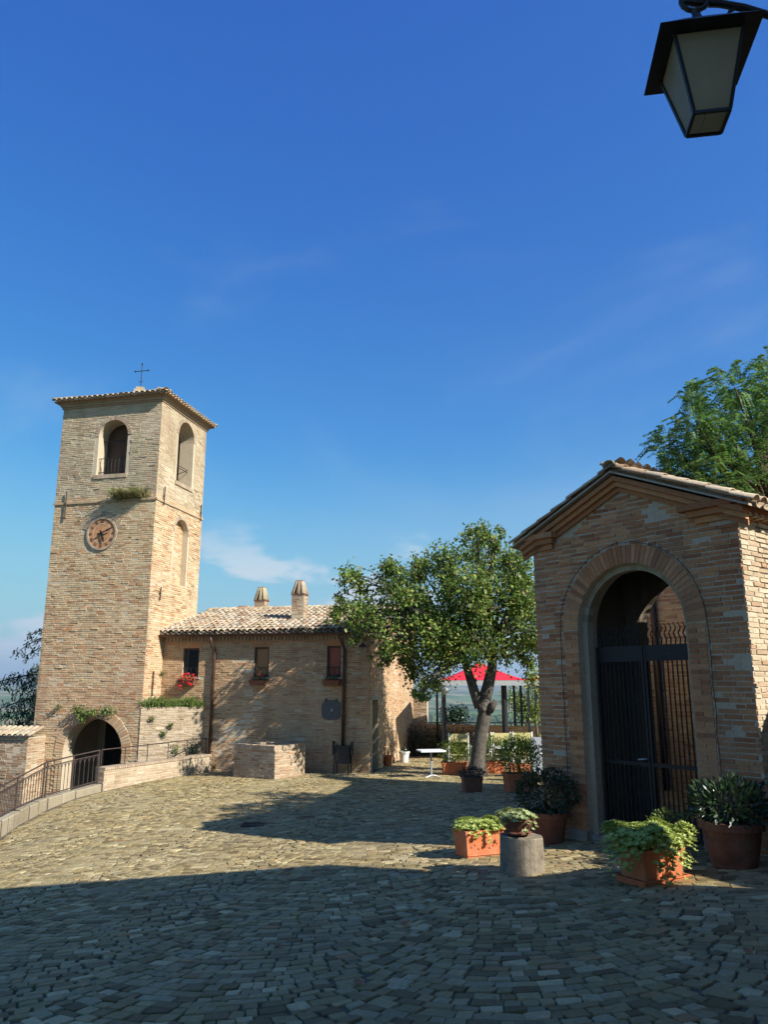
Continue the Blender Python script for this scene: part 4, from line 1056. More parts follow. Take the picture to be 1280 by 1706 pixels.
mb.build('bracket', M_black, lant)
mb = MB(); mb.box(wallp + V((-.05, 0, -.1)), (.06, .12, .9)); mb.build('wall_plate', M_black, lant)

# ================================================================== EDGE OF THE LANE: kerb, railing, low wall, left wall
kerb = MB(); kt = []
for (px, py), p, ytop in zip(KPX, KP, (1410, 1370, 1352, 1331, 1318, 1306)):
    kt.append(V((p.x, p.y, p.z + max(.1, (py - ytop) * (p.y / 1.06) / FPX))))
wv = V((-.28, .1, 0))
kroot = thing('kerb_wall', 'low stone kerb under the iron railing at the lane edge', 'kerb', KP[3]); kr = random.Random(17)
for a, b, c, d in zip(KP[:-1], KP[1:], kt[:-1], kt[1:]):
    nb = max(1, int((b - a).length / .42))
    for k in range(nb):
        f0, f1 = k / nb + .012, (k + 1) / nb - .012; jz = V((0, 0, kr.uniform(-.012, .012))); jo = V((.75, -.3, 0)) * kr.uniform(-.012, .012)
        a0_, b0_ = a.lerp(b, f0) + jo - V((0, 0, .25)), a.lerp(b, f1) + jo - V((0, 0, .25)); c0_, d0_ = c.lerp(d, f0) + jo + jz, c.lerp(d, f1) + jo + jz; ins = wv * .06 - V((0, 0, .02)); ins2 = wv * .06
        c1, d1 = c0_ - V((0, 0, .02)), d0_ - V((0, 0, .02)); c2, d2 = c0_ + ins2, d0_ + ins2
        mb = MB(); mb.add([a0_, b0_, d1, c1, d2, c2, d0_ + wv, c0_ + wv, a0_ + wv, b0_ + wv], [(0, 1, 2, 3), (3, 2, 4, 5), (5, 4, 6, 7), (8, 7, 6, 9), (0, 3, 5, 7, 8), (1, 9, 6, 4, 2)]); mb.build('kerb_stone', M_kerb, kroot)
rail = thing('iron_railing', 'dark iron railing with arched balusters beside the sloping lane', 'railing', KP[3])
rp = [p + wv * .5 for p in kt]; rh = .80
hts = []
for (px, py), p, y in zip(KPX, rp, (1345, 1311, 1295, 1270, 1259, 1250)):
    hts.append((1370 - 1311) * (rp[1].y / 1.06) / FPX if False else (CZ + p.y * (ray(px, y).z / ray(px, y).y)) - p.z)
def rlerp(t):
    i = min(int(t), len(rp) - 2); k = t - i; return rp[i].lerp(rp[i + 1], k), hts[i] * (1 - k) + hts[i + 1] * k
for off_, r_ in ((0, .018), (-.11, .012)):
    mb = MB(); mb.tube([p + V((0, 0, h + off_)) for p, h in zip(rp, hts)], r_, 6); mb.build('top_rail', M_rust, rail)
mb = MB(); mb.tube([p + V((0, 0, .06)) for p in rp], .014, 6); mb.build('bottom_rail', M_rust, rail)
for t_ in (0.0, 1.0, 2.0, 2.95, 3.05, 4.0, 5.0):
    p, h = rlerp(t_); mb = MB(); mb.tube([p, p + V((0, 0, h + .01))], .022, 6); mb.build('post', M_rust, rail)
tt = .0
while tt < 4.98:
    i = min(int(tt), 4); stp = .135 / (rp[i + 1] - rp[i]).length
    tt += stp
    if tt > 4.98: break
    p, h = rlerp(tt); mb = MB(); mb.tube([p + V((0, 0, .06)), p + V((0, 0, h - .11))], .009, 5)
    p2, h2 = rlerp(min(4.99, tt + stp / 2)); mb.tube([p + V((0, 0, h - .25)), p.lerp(p2, .35) + V((0, 0, h - .17)), p2 + V((0, 0, h2 - .115))], .006, 5)
    p2, h2 = rlerp(max(0, tt - stp / 2)); mb.tube([p + V((0, 0, h - .25)), p.lerp(p2, .35) + V((0, 0, h - .17)), p2 + V((0, 0, h2 - .115))], .006, 5)
    mb.build('baluster', M_rust, rail)
# low brick wall with handrail
wA, wB = WP; wt0 = CZ + wA.y * (ray(171, 1279).z / ray(171, 1279).y); wt1 = CZ + wB.y * (ray(352, 1256).z / ray(352, 1256).y)
wd = (wB - wA); wd.z = 0; wl = wd.length; wd.normalize(); wi = V((-wd.y, wd.x, 0))
def FWL(u, d, z): return V((wA.x + wd.x * u + wi.x * d, wA.y + wd.y * u + wi.y * d, z))
lw = thing('parapet_wall', 'low brick parapet wall with iron handrail in front of the terrace', 'wall', FWL(wl / 2, .15, wA.z))
wtop = lambda u: wt0 + (wt1 - wt0) * u / wl
mb = MB(); sheet(mb, FWL, 0, wl, LANE_Z + .6, lambda u: wtop(u) - .07, .32); mb.build('wall_core', M_mortar, lw)
items = wall_items(FWL, 0, wl, min(wA.z, wB.z) - .35, max(wt0, wt1), None, seed=81, proud=.012, top=lambda u: wtop(u) - .075)
def FWE(u, d, z): return FWL(d, u, z)
items += wall_items(FWE, 0, .32, wA.z - .3, wt0 - .08, None, seed=82, proud=.012)
lay_bricks(lw, items, M_brickpale, limit=300)
k = 0.0
while k < wl - .06:
    mb = MB(); z0_, z1_ = wtop(k) - .068, wtop(k); o = FWL(k + .004, -.025, z0_); mb.obox(o, FWL(k + .066, -.025, wtop(k + .066) - .068) - o, FWL(k + .004, .345, z0_) - o, V((0, 0, .068))); mb.build('coping_brick', M_vous, lw); k += .072
hr0 = CZ + wA.y * (ray(175, 1250).z / ray(175, 1250).y) - wt0; hr1 = CZ + wB.y * (ray(347, 1230).z / ray(347, 1230).y) - wt1
mb = MB(); mb.tube([FWL(0.05, .2, wt0 + hr0), FWL(wl - .05, .2, wt1 + hr1)], .016, 6); hrail = mb.build('handrail', M_rust, lw)
for k in range(6):
    u = .05 + (wl - .1) * k / 5; mb = MB(); mb.tube([FWL(u, .2, wtop(u) - .01), FWL(u, .2, wtop(u) + hr0 + (hr1 - hr0) * u / wl)], .014, 6); mb.build('handrail_post', M_rust, hrail)
# left wall of the lane with tile coping
uL = tu(73, 1260)[0]
def FLW(u, d, z): return FT(uL + u, -.85 + d, z)
lt = CZ + (FLW(0, 0, 0).y) * (ray(40, 1229).z / ray(40, 1229).y)
lwall = thing('lane_wall', 'brick lane wall with curved tile coping left of the tower arch', 'wall', FLW(2.5, .4, LANE_Z))
mb = MB(); mb.fbox(FLW, 0, 7, 0, .848, LANE_Z - .2, lt); mb.build('wall_core', M_mortar, lwall)
items = wall_items(FLW, 0, 6.5, LANE_Z, lt, seed=91, proud=.018)
def FLWr(u, d, z): return FLW(d, u, z)
items += wall_items(FLWr, 0, .84, LANE_Z, lt, seed=92, proud=.014)
lay_bricks(lwall, items, M_brick)
for k in range(30):
    p = FLW(-.02 + k * .2, -.12, lt + .045); upv2 = (HI * .9 + V((0, 0, .28))).normalized(); nrm = (V((0, 0, 1)) - upv2 * upv2.z).normalized(); B = Matrix((upv2.cross(nrm), upv2, nrm)).transposed().to_4x4()
    for j in range(2):
        o = bpy.data.objects.new('coping_tile', TILES[(k + j) % 5]); COL.objects.link(o); o.parent = lwall; o.matrix_basis = Matrix.Translation(p + upv2 * .36 * j - wloc(lwall)) @ B

# ================================================================== WELL
wc = G(457, 1299); wu, wv2 = V((-math.cos(R_(33)), math.sin(R_(33)), 0)), V((math.sin(R_(33)), math.cos(R_(33)), 0))
def FW1(u, d, z): return V((wc.x + wu.x * u + wv2.x * d, wc.y + wu.y * u + wv2.y * d, z))
wx = onplane(390, 1262, wc, V((wv2.x, wv2.y, 0))); L1 = (wx - wc).dot(wu)
wy = onplane(508, 1262, wc, V((wu.x, wu.y, 0))); L2 = (wy - wc).dot(wv2)
wz = CZ + wc.y * (ray(457, 1243).z / ray(457, 1243).y)
well = thing('brick_well', 'square low brick well in front of the house', 'well', FW1(L1 / 2, L2 / 2, wc.z))
mb = MB(); t_ = .28; zb2 = wc.z - .25
mb.fbox(FW1, 0, L1, 0, t_, zb2, wz - .13); mb.fbox(FW1, 0, L1, L2 - t_, L2, zb2, wz - .13); mb.fbox(FW1, 0, t_, t_, L2 - t_, zb2, wz - .13); mb.fbox(FW1, L1 - t_, L1, t_, L2 - t_, zb2, wz - .13)
mb.fbox(FW1, t_, L1 - t_, t_, L2 - t_, zb2, wz - .8); mb.build('wall_core', M_mortar, well)
def FW2(u, d, z): return FW1(d, u, z)
lay_bricks(well, wall_items(FW1, 0, L1, zb2 + .1, wz - .14, seed=95) + wall_items(FW2, 0, L2, zb2 + .1, wz - .14, seed=96), M_brick, limit=300)
for (F, L_, dd) in ((FW1, L1, L2), (FW2, L2, L1)):
    for d0_ in (-.03, dd - t_ - .02):
        k = 0.0 if F is FW1 else t_ + .03; e = L_ if F is FW1 else L_ - t_ - .03
        while k < e - .05:
            mb = MB(); mb.fbox(F, k + .004, min(e, k + .062), d0_, d0_ + t_ + .05, wz - .128, wz + random.Random(int(k * 1000)).uniform(-.006, .006)); mb.build('rim_brick', M_vous, well); k += .068

# ================================================================== THINGS AT THE HOUSE
# plaque
u, zc_ = hu(552, 1183); w_ = .30; h_ = .29
mb = MB(); n_ = 40; pts = []
for k in range(n_):
    a = 2 * math.pi * k / n_; c, s = math.cos(a), math.sin(a); e = 3.6
    pts.append((w_ * math.copysign(abs(c) ** (2 / e), c), h_ * math.copysign(abs(s) ** (2 / e), s)))
vs = [FH(u + a, -.045, zc_ + b) for a, b in pts] + [FH(u + a * 1.02, -.018, zc_ + b * 1.02) for a, b in pts]
mb.add(vs, [tuple(range(n_))] + [(k, (k + 1) % n_, n_ + (k + 1) % n_, n_ + k) for k in range(n_)]); pl = mb.build('wall_plaque', M_plaque, None)
tag(pl, 'dark rounded slate plaque fixed to the house wall near the downspout', 'plaque')
mb = MB(); mb.fbox(FH, u - .04, u - .02, -.05, -.0452, zc_ - .04, zc_ + .02); mb.fbox(FH, u - .05, u - .01, -.05, -.0452, zc_ + .025, zc_ + .035); mb.build('mark', M_white, pl)
for k in (-1, 1): mb = MB(); mb.tube([FH(u + k * .17, -.04, zc_ + h_ - .03), FH(u + k * .17, -.02, zc_ + h_ + .06)], .02, 6); mb.build('hook', M_iron, pl)
# waste bin stand
p = G(571, 1288); p = FH(hu(571, 1270, -.45)[0], -.45, 0); p.z = gz(p.x, p.y)
bn = thing('litter_bin', 'black metal litter bin on legs below the downspout', 'bin', p)
def FB(x, y, z): return p + HL * x + HI * y + V((0, 0, z))
top = .88
for x in (-.22, .22):
    for y in (-.15, .15):
        mb = MB(); mb.obox(FB(x - .018, y - .018, -.02), HL * .036, HI * .036, V((0, 0, top))); mb.build('leg', M_black, bn)
mb = MB(); mb.obox(FB(-.20, -.14, .30), HL * .40, HI * .28, V((0, 0, .47))); mb.build('box', M_black, bn)
mb = MB(); mb.obox(FB(-.26, -.19, .775), HL * .52, HI * .38, V((0, 0, .03))); mb.build('lid', M_black, bn)
for x in (-.30, .27): mb = MB(); mb.obox(FB(x, -.1, .55), HL * .03, HI * .2, V((0, 0, .38))); mb.build('side_bracket', M_black, bn)
# house lantern
hl = FH(.12, -.35, hu(625, 1085, -.35)[1]); hlan = thing('house_lantern', 'small rusty lantern on the house corner under the tree', 'lantern', hl)
mb = MB(); mb.lathe(hl, [(.07, -.16), (.13, .12), (.02, .121)], 4, rz=.5); mb.build('glass_body', M_lampglass, hlan)
mb = MB(); mb.lathe(hl + V((0, 0, .122)), [(.17, 0), (.05, .12), (.02, .16)], 4, rz=.5); mb.build('hood', M_rust, hlan)
mb = MB(); mb.tube([hl + V((0, 0, .27)), hl + V((0, 0, .36)), FH(.12, -.15, hl.z + .4), FH(.12, -.02, hl.z + .3)], .014, 6); mb.build('bracket', M_rust, hlan)
# window flower boxes
for k, o in enumerate(wins):
    r = random.Random(200 + k); u, zz = o.c + .02, o.b - .16
    ft = thing('flower_box', ['bright red geraniums in a box under the leftmost house window', 'red geraniums in a box under the middle house window', 'faded geraniums in a box under the house window by the plaque'][k], 'flower box', FH(u, -.14, zz - .1), 'window flower boxes')
    mb = MB(); a, b, c, d = FH(u - .24, -.24, zz - .1), FH(u + .24, -.24, zz - .1), FH(u + .24, -.022, zz - .1), FH(u - .24, -.022, zz - .1)
    e = [FH(u - .29, -.29, zz + .06), FH(u + .29, -.29, zz + .06), FH(u + .29, -.022, zz + .06), FH(u - .29, -.022, zz + .06)]
    mb.add([a, b, c, d] + e, [(3, 2, 1, 0), (0, 1, 5, 4), (1, 2, 6, 5), (2, 3, 7, 6), (3, 0, 4, 7)]); mb.build('box', M_terra2, ft)
    mb = MB(); mb.quad(*[q - V((0, 0, .02)) for q in e]); mb.build('soil', M_soil, ft)
    mb = MB(); leafblob(mb, FH(u, -.17, zz + .12), (.28, .13, .13), 240, .05, r); mb.build('leaves', M_lf_wall, ft)
    mb = MB(); leafblob(mb, FH(u, -.2, zz + .13), (.30, .15, .17), 170 if k == 0 else 60, .045, r, shell=.8, asp=.9)
    if k == 0: leafblob(mb, FH(u + .2, -.24, zz - .08), (.12, .08, .14), 60, .045, r, asp=.9); leafblob(mb, FH(u - .16, -.26, zz - .02), (.12, .08, .12), 60, .045, r, asp=.9)
    mb.build('flowers', M_flower, ft)

# ---------------------------------------------------------------- wall plants
def plant(name, label, c, blobs, n, size, mat, seed, cat='plant', grp=None, asp=.55, stems=True):
    r = random.Random(seed); root = thing(name, label, cat, c, grp); mb = MB()
    for (off_, rad) in blobs: leafblob(mb, V(c) + V(off_), rad, int(n), size, r, asp=asp, shell=.2)
    mb.build('foliage', mat, root)
    if stems:
        mb = MB()
        for (off_, rad) in blobs:
            for _ in range(5): mb.tube([V(c), V(c) + V(off_) * .6, V(c) + V(off_) + rvec(r) * (rad if isinstance(rad, (int, float)) else rad[2]) * .7], [.008, .006, .003], 4, cap=False)
        mb.build('stems', M_twig, root)
    return root
def tw_pt(x, y, out=.05): u, z_ = tu(x, y); return FT(u, -out, z_)
plant('wall_plant', 'leafy green plant sprouting right above the tower archway', tw_pt(160, 1184), [(HL * .55 - HI * .1, (.32, .16, .22)), (HL * .1 - HI * .12 + V((0, 0, -.06)), (.34, .16, .2)), (HL * -.45 - HI * .1, (.36, .16, .2)), (HL * .35 - HI * .14 + V((0, 0, -.22)), (.18, .1, .18))], 240, .075, M_lf_wall, 301, grp='plants on the walls')
plant('wall_plant', 'small dry plant on the tower wall left of the archway plant', tw_pt(100, 1178), [(-HI * .06, (.2, .1, .13))], 110, .06, M_grassdry, 302, grp='plants on the walls')
r = random.Random(303); c = tw_pt(218, 832, .02); root = thing('wall_grass', 'drooping dry grass tuft on the tower string course', 'grass', c, 'plants on the walls'); mb = MB()
for k in range(9): grass_tuft(mb, c + HL * (-.45 + .11 * k) - HI * .03 + V((0, 0, .02)), 55, .62, r, 1.2, -HI * .9)
mb.build('blades', M_grassdry, root); mb = MB(); leafblob(mb, c + HL * .32 - HI * .1 + V((0, 0, .1)), (.3, .12, .22), 170, .06, r); mb.build('leaves', M_lf_wall, root)
mb = MB(); mb.tube([c, c + V((0, -.02, .35)), c + V((.05, -.05, .75))], [.01, .008, .004], 5); mb.build('stem', M_twig, root)
tpt = lambda k, out: FQ(tl * k, out, tzp)
r = random.Random(304); root = thing('terrace_grass', 'bright green grass and weeds along the terrace top', 'grass', tpt(.5, .2)); mb = MB()
for k in range(110): grass_tuft(mb, tpt(r.uniform(.02, .98), r.uniform(.02, .16)) - V((0, 0, .03)), 18, r.uniform(.18, .5), r, .9)
mb.build('blades', M_lf_wall, root); mb = MB()
for k in range(12): leafblob(mb, tpt(r.uniform(.0, 1), r.uniform(-.02, .3)) + V((0, 0, .06)), (.22, .14, .14), 70, .06, r)
mb.build('leaves', M_lf_wall, root)
for k, (x, y, s, lab) in enumerate(((271, 1122, .16, 'small shrub growing on the house wall left of the first window'), (254, 1198, .12, 'tiny weed on the terrace wall near the tower'), (286, 1208, .13, 'green weed in the middle of the terrace wall, upper one'), (274, 1222, .13, 'green weed in the middle of the terrace wall, lower one'), (295, 1248, .2, 'weed at the foot of the terrace wall behind the handrail'), (326, 1247, .34, 'dark bush at the foot of the terrace wall by the house corner'))):
    if k == 0: u, z_ = hu(x, y); c = FH(u, -.03, z_)
    else:
        P = onplane(x, y, FQ(0, 0, 0), ti); c = P - ti * .03
    plant('wall_weed', lab, c, [(-HI * s * .5, (s, s * .6, s))], 110 if k < 5 else 420, .055, M_lf_dark if k == 5 else M_lf_wall, 310 + k, grp='plants on the walls')
P = G(330, 1281); plant('wall_weed', 'small weed at the right end of the parapet wall', WP[1] + V((.15, -.25, .03)), [(V((0, 0, .1)), (.12, .1, .14))], 90, .05, M_lf_wall, 330, grp='plants on the walls')

# ---------------------------------------------------------------- pots and planters
def lbox(mb, c, rz, w, d, h, taper=.9, th=.03, rim=.05):
    ax, ay = V((math.cos(rz), math.sin(rz), 0)), V((-math.sin(rz), math.cos(rz), 0))
    def rect(w_, d_, z): return [V(c) + ax * sx * w_ / 2 + ay * sy * d_ / 2 + V((0, 0, z)) for sx, sy in ((-1, -1), (1, -1), (1, 1), (-1, 1))]
    rs_ = [rect(w * taper, d * taper, 0), rect(w * (taper + (1 - taper) * .8) , d * (taper + (1 - taper) * .8), h - rim), rect(w * 1.03, d * 1.05, h - rim + .003), rect(w * 1.03, d * 1.05, h), rect(w - th, d - th, h), rect(w - th, d - th, h - .05)]
    vs = [p for q in rs_ for p in q]; fs = [(3, 2, 1, 0)]
    for i in range(5):
        for k in range(4): k2 = (k + 1) % 4; fs.append((i * 4 + k, i * 4 + k2, i * 4 + 4 + k2, i * 4 + 4 + k))
    mb.add(vs, fs); return rs_[5]
def planter(name, label, c, rz, w, d, h, mat, fol, saucer=0.0, panel=False):
    root = thing(name, label, 'planter', c); mb = MB(); b = V(c) + V((0, 0, saucer))
    so = lbox(mb, b, rz, w, d, h); mb.build('box', mat, root)
    mb = MB(); mb.quad(*so); mb.build('soil', M_soil, root)
    if saucer: mb = MB(); lbox(mb, V(c) + V((0, 0, -.01)), rz, w * 1.1, d * 1.15, saucer + .02, .95, .02, .015); mb.build('saucer', mat, root)
    if panel:
        ax, ay = V((math.cos(rz), math.sin(rz), 0)), V((-math.sin(rz), math.cos(rz), 0)); mb = MB(); rr = random.Random(4)
        for s_ in (-1, 1):
            o = b + ay * s_ * d * .485
            pts = [o + ax * w * .40 * math.cos(q) * (1 if abs(math.sin(q)) < 2 else 1) + V((0, 0, h * .5 + h * .26 * math.sin(q))) for q in [6.283 * k / 24 for k in range(25)]]
            mb.tube([b + ay * s_ * d * .475 + ax * x + V((0, 0, h * .80 - .08 * h * math.cos(x * 22))) for x in [-w * .42 + w * .84 * k / 16 for k in range(17)]], .008, 5)
            for k in range(9): x = -w * .36 + w * .09 * k; mb.lathe(b + ay * s_ * d * .472 + ax * x + V((0, 0, h * (.42 + .08 * math.sin(k * 2.1)))), [(.004, -.016), (.014, -.006), (.014, .006), (.004, .016)], 6)
            mb.tube([b + ay * s_ * d * .462 + ax * x + V((0, 0, h * .1)) for x in (-w * .44, w * .44)], .010, 5)
        mb.build('relief', mat, root)
    mb = MB(); fol(mb, b + V((0, 0, h))); mb.build('foliage', fol.mat, root)
    return root
def sedum(w, d, h, rz, n, seed, spill=.12, size=.035):
    def f(mb, c):
        r = random.Random(seed); ax, ay = V((math.cos(rz), math.sin(rz), 0)), V((-math.sin(rz), math.cos(rz), 0))
        for _ in range(n):
            x, y = r.uniform(-1, 1), r.uniform(-1, 1)
            if x * x + y * y > 1.15: continue
            q = max(abs(x), abs(y)); edge = max(0, q - .7) / .3
            hh = h * (1 - .35 * q * q) * (.75 + .5 * noise.noise(V((x * 2.2 + seed, y * 2.2, seed * .37)))) - edge * spill * r.uniform(.0, 1.6)
            t_ = c + ax * x * w * .56 + ay * y * d * .58 + V((0, 0, hh))
            out = (ax * x + ay * y) * .5 + V((0, 0, 1)); out.normalize(); o = out.orthogonal().normalized(); o2 = out.cross(o); ph = r.uniform(0, 6); s = size * r.uniform(.7, 1.3)
            for k in range(6):
                a = ph + k * 1.047; dr = (o * math.cos(a) + o2 * math.sin(a)) + out * .55
                mb.leaf(t_ + dr.normalized() * s * .5, dr, out, s * 1.15, s * .62)
            if r.random() < .6: mb.add([t_, t_ + o * .006, V((t_.x * .8 + c.x * .2, t_.y * .8 + c.y * .2, c.z - .02))], [(0, 1, 2)])
        leafblob(mb, c + V((0, 0, h * .35)), (w * .5, d * .5, h * .5), int(n * 1.6), size * 1.1, r, shell=.1)
    f.mat = M_lf_sed; return f
def bushf(rx, rz_, n, size, mat, seed, up=.9, asp=.5, spiky=False):
    def f(mb, c):
        r = random.Random(seed)
        for _ in range(n):
            d = rvec(r).normalized(); k = (.45 + .6 * r.random() ** .5) * (1 + .18 * noise.noise(d * 2.5 + V((seed, 0, 0))))
            p = c + V((d.x * rx, d.y * rx, rz_ * up + d.z * rz_)) * 1.0 * V((1, 1, 1)).x if False else c + V((d.x * rx * k, d.y * rx * k, rz_ * up + d.z * rz_ * k))
            if p.z < c.z - .03: continue
            s = size * r.uniform(.6, 1.3); mb.leaf(p, d + V((0, 0, .9 if spiky else .2)) + rvec(r) * .6, (d + rvec(r) * .9).normalized(), s, s * asp)
        for _ in range(14): d = rvec(r); mb.tube([c - V((0, 0, .04)), c + V((d.x * rx * .6, d.y * rx * .6, rz_ * (up + .5 * abs(d.z))))], [.008, .003], 4, cap=False)
    f.mat = mat; return f
# near group by the gate
c = G(795, 1432); c.z = gz(c.x, c.y); rzA = R_(24)
planter('terracotta_planter', 'terracotta box of yellow-green stonecrop left of the log', G(800, 1424), rzA, .62, .36, .34, M_terra, sedum(.66, .42, .13, rzA, 620, 41, .14), 0, True)
lg = G(871, 1452); stump = thing('log_stump', 'grey weathered log section holding a bowl of succulents', 'log', lg); mb = MB(); r = random.Random(12)
lr = 36 * (lg.y / 1.05) / FPX; prof = []
for z_, k in ((-.03, 1.0), (.0, 1.03), (.1, 1.0), (.25, .985), (.385, .97), (.40, .94)): prof.append((lr * k, z_))
mb.lathe(lg, prof, 28, sx=1.0, sy=.95)
mb.v = [(x + .012 * math.sin(9 * math.atan2(y - lg.y, x - lg.x)) + .006 * math.sin(23 * math.atan2(y - lg.y, x - lg.x)), y, z_ + .03 * (x - lg.x) * -1 * (z_ > lg.z + .3)) for x, y, z_ in mb.v]
mb.build('trunk', M_log, stump, smooth=False)
bw_ = lg + V((-.045, -.02, .415)); bowl = thing('succulent_bowl', 'dark terracotta bowl of pale succulents standing on the log', 'plant pot', bw_)
mb = MB(); mb.lathe(bw_, [(.10, 0), (.165, .02), (.165, .035), (.125, .04), (.18, .13), (.205, .165), (.205, .19), (.185, .19), (.17, .15)], 26); mb.build('bowl', M_terra2, bowl, smooth=False)
mb = MB(); f = sedum(.40, .40, .10, .3, 240, 43, .13, .042); f(mb, bw_ + V((0, 0, .17))); mb.build('foliage', mat_leaf('leaf_pale', [(0, (.20, .26, .08)), (.5, (.32, .36, .14)), (1, (.45, .46, .22))], .15), bowl)
c = G(1088, 1466); rzB = R_(30)
planter('terracotta_planter', 'orange terracotta box with saucer overflowing with bright stonecrop, nearest the camera', c, rzB, .62, .36, .30, M_terra, sedum(.92, .62, .24, rzB, 1300, 44, .27, .042), .045, False)
def round_pot(name, label, c, r_, h, mat, fol, cat='plant pot'):
    root = thing(name, label, cat, c); mb = MB(); mb.lathe(c, [(r_ * .72, 0), (r_ * .93, h * .8), (r_ * .93, h * .82), (r_ * 1.04, h * .83), (r_ * 1.04, h), (r_ * .92, h), (r_ * .9, h * .9)], 28); mb.build('pot', mat, root, smooth=False)
    mb = MB(); mb.lathe(V(c) + V((0, 0, h * .88)), [(r_ * .9, 0), (r_ * .9, .012)], 20); mb.build('soil', M_soil, root)
    mb = MB(); fol(mb, V(c) + V((0, 0, h * .95))); mb.build('foliage', fol.mat, root); return root
round_pot('shrub_pot', 'dark green round shrub in a large pot left of the gate', FP(-.42, -.42, gz(*FP(-.42, -.42, 0).xy)),   .30, .42, M_terra2, bushf(.47, .33, 2600, .055, M_lf_dark, 51, .8))
round_pot('shrub_pot', 'dark glossy-leaved shrub in a big terracotta pot right of the gate', FP(2.45, -.62, gz(*FP(2.45, -.62, 0).xy)), .34, .48, M_terra2, bushf(.46, .28, 1500, .09, M_lf_dark, 52, .75, .38))
round_pot('herb_pot', 'low green herb pot between the gate and the big right-hand pot', FP(1.55, -.45, gz(*FP(1.55, -.45, 0).xy)), .17, .28, M_terra2, bushf(.26, .16, 700, .04, M_lf_wall, 53, .7))
round_pot('herb_pot', 'leafy pot at the right edge of the picture beside the portico corner', FP(3.15, -.55, gz(*FP(3.15, -.55, 0).xy)), .2, .34, M_terra2, bushf(.3, .24, 600, .07, M_lf_dark, 54, .8))
# around the tree
def at_ground(x, y): q = G(x, y); return q
planter('terracotta_planter', 'terracotta trough with a rounded bush left of the tree trunk', at_ground(758, 1290), R_(3), .72, .36, .34, M_terra, bushf(.50, .36, 1700, .055, M_lf_box, 61, .8, spiky=True))
planter('terracotta_planter', 'terracotta trough with green bush just behind the tree trunk', at_ground(822, 1288), R_(3), .72, .36, .34, M_terra, bushf(.48, .38, 1500, .055, M_lf_wall, 62, .9, spiky=True))
planter('terracotta_planter', 'pale terracotta box with the biggest yellow-green round bush', at_ground(868, 1318), R_(8), .72, .45, .40, M_terra, bushf(.52, .44, 2600, .06, M_lf_box, 63, .8, spiky=True))
planter('terracotta_planter', 'terracotta trough with bush behind the biggest round bush', at_ground(868, 1293), R_(3), .62, .36, .34, M_terra, bushf(.55, .42, 1500, .055, M_lf_box, 64, 1.0, spiky=True))
planter('terracotta_planter', 'square terracotta pot of dark ivy at the foot of the tree', at_ground(787, 1319), R_(6), .44, .40, .34, M_terra2, bushf(.30, .14, 700, .05, mat_leaf('leaf_purple', [(0, (.04, .05, .03)), (.6, (.06, .07, .04)), (1, (.12, .05, .05))], .1), 65, .6))
round_pot('small_pot', 'small terracotta pot with a thin plant beside the house door', at_ground(647, 1276), .15, .34, M_terra, bushf(.14, .22, 90, .05, M_lf_dark, 66, 1.0))
round_pot('small_pot', 'white ceramic pot in the shade beside the garden wall', at_ground(674, 1270), .18, .36, M_whitepot, bushf(.12, .08, 60, .05, M_lf_dark, 67, .8))
# bistro table
def bistro(c, label, h=.74, w=.72):
    t = thing('bistro_table', label, 'table', c, 'white bistro tables'); mb = MB(); mb.box(V(c) + V((0, 0, h - .02)), (w, w * .8, .04), R_(12)); mb.build('table_top', M_white, t)
    mb = MB(); mb.tube([V(c) + V((0, 0, .03)), V(c) + V((0, 0, h - .04))], .028, 10); mb.build('column', M_grey, t)
    for k in range(4): a = R_(12 + 45 + 90 * k); mb = MB(); mb.tube([V(c) + V((0, 0, .05)), V(c) + V((math.cos(a) * .2, math.sin(a) * .2, .035)), V(c) + V((math.cos(a) * .32, math.sin(a) * .32, .012))], [.022, .018, .014], 6); mb.build('foot', M_whitepot, t)
    return t
bistro(at_ground(719, 1295), 'white bistro table on one leg in front of the garden wall')
bistro(at_ground(842, 1287), 'white bistro table half hidden behind the tree trunk', .74, .75)
# folding director chairs
def chair(c, rz, label):
    t = thing('director_chair', label, 'chair', c, 'director chairs on the terrace')
    ax, ay = V((math.cos(rz), math.sin(rz), 0)), V((-math.sin(rz), math.cos(rz), 0)); P = lambda x, y, z_: V(c) + ax * x + ay * y + V((0, 0, z_))
    for x in (-.30, .30):
        for y in (-.22, .22):
            mb = MB(); mb.obox(P(x - .018, y - .018, 0), ax * .036, ay * .036, V((0, 0, .66 if y < 0 else 1.12))); mb.build('leg', M_white, t)
        mb = MB(); mb.obox(P(x - .025, -.27, .66), ax * .05, ay * .5, V((0, 0, .025))); mb.build('armrest', M_white, t)
    for s_ in (-1, 1): mb = MB(); mb.tube([P(-.29, s_ * .19, .06), P(.29, s_ * .19, .44)], .014, 6); mb.tube([P(.29, s_ * .19, .06), P(-.29, s_ * .19, .44)], .014, 6); mb.build('cross_brace', M_white, t)
    mb = MB(); mb.obox(P(-.28, -.22, .455), ax * .56, ay * .44, V((0, 0, .015))); mb.build('seat', M_yel, t)
    mb = MB(); mb.obox(P(-.28, .215, .84), ax * .56, ay * .012, V((0, 0, .25))); mb.build('backrest', M_yel, t)
for k, (x, lab) in enumerate(((763, 'yellow director chair left of the tree trunk, above the left trough'), (804, 'yellow director chair mostly hidden by the tree trunk'), (833, 'yellow director chair just right of the tree trunk'), (868, 'yellow director chair behind the biggest round bush'))):
    c = atY(x, 1240, 24.6); c.z = gz(c.x, c.y) - .0; chair(c, R_(183 + 4 * (k % 2)), lab)
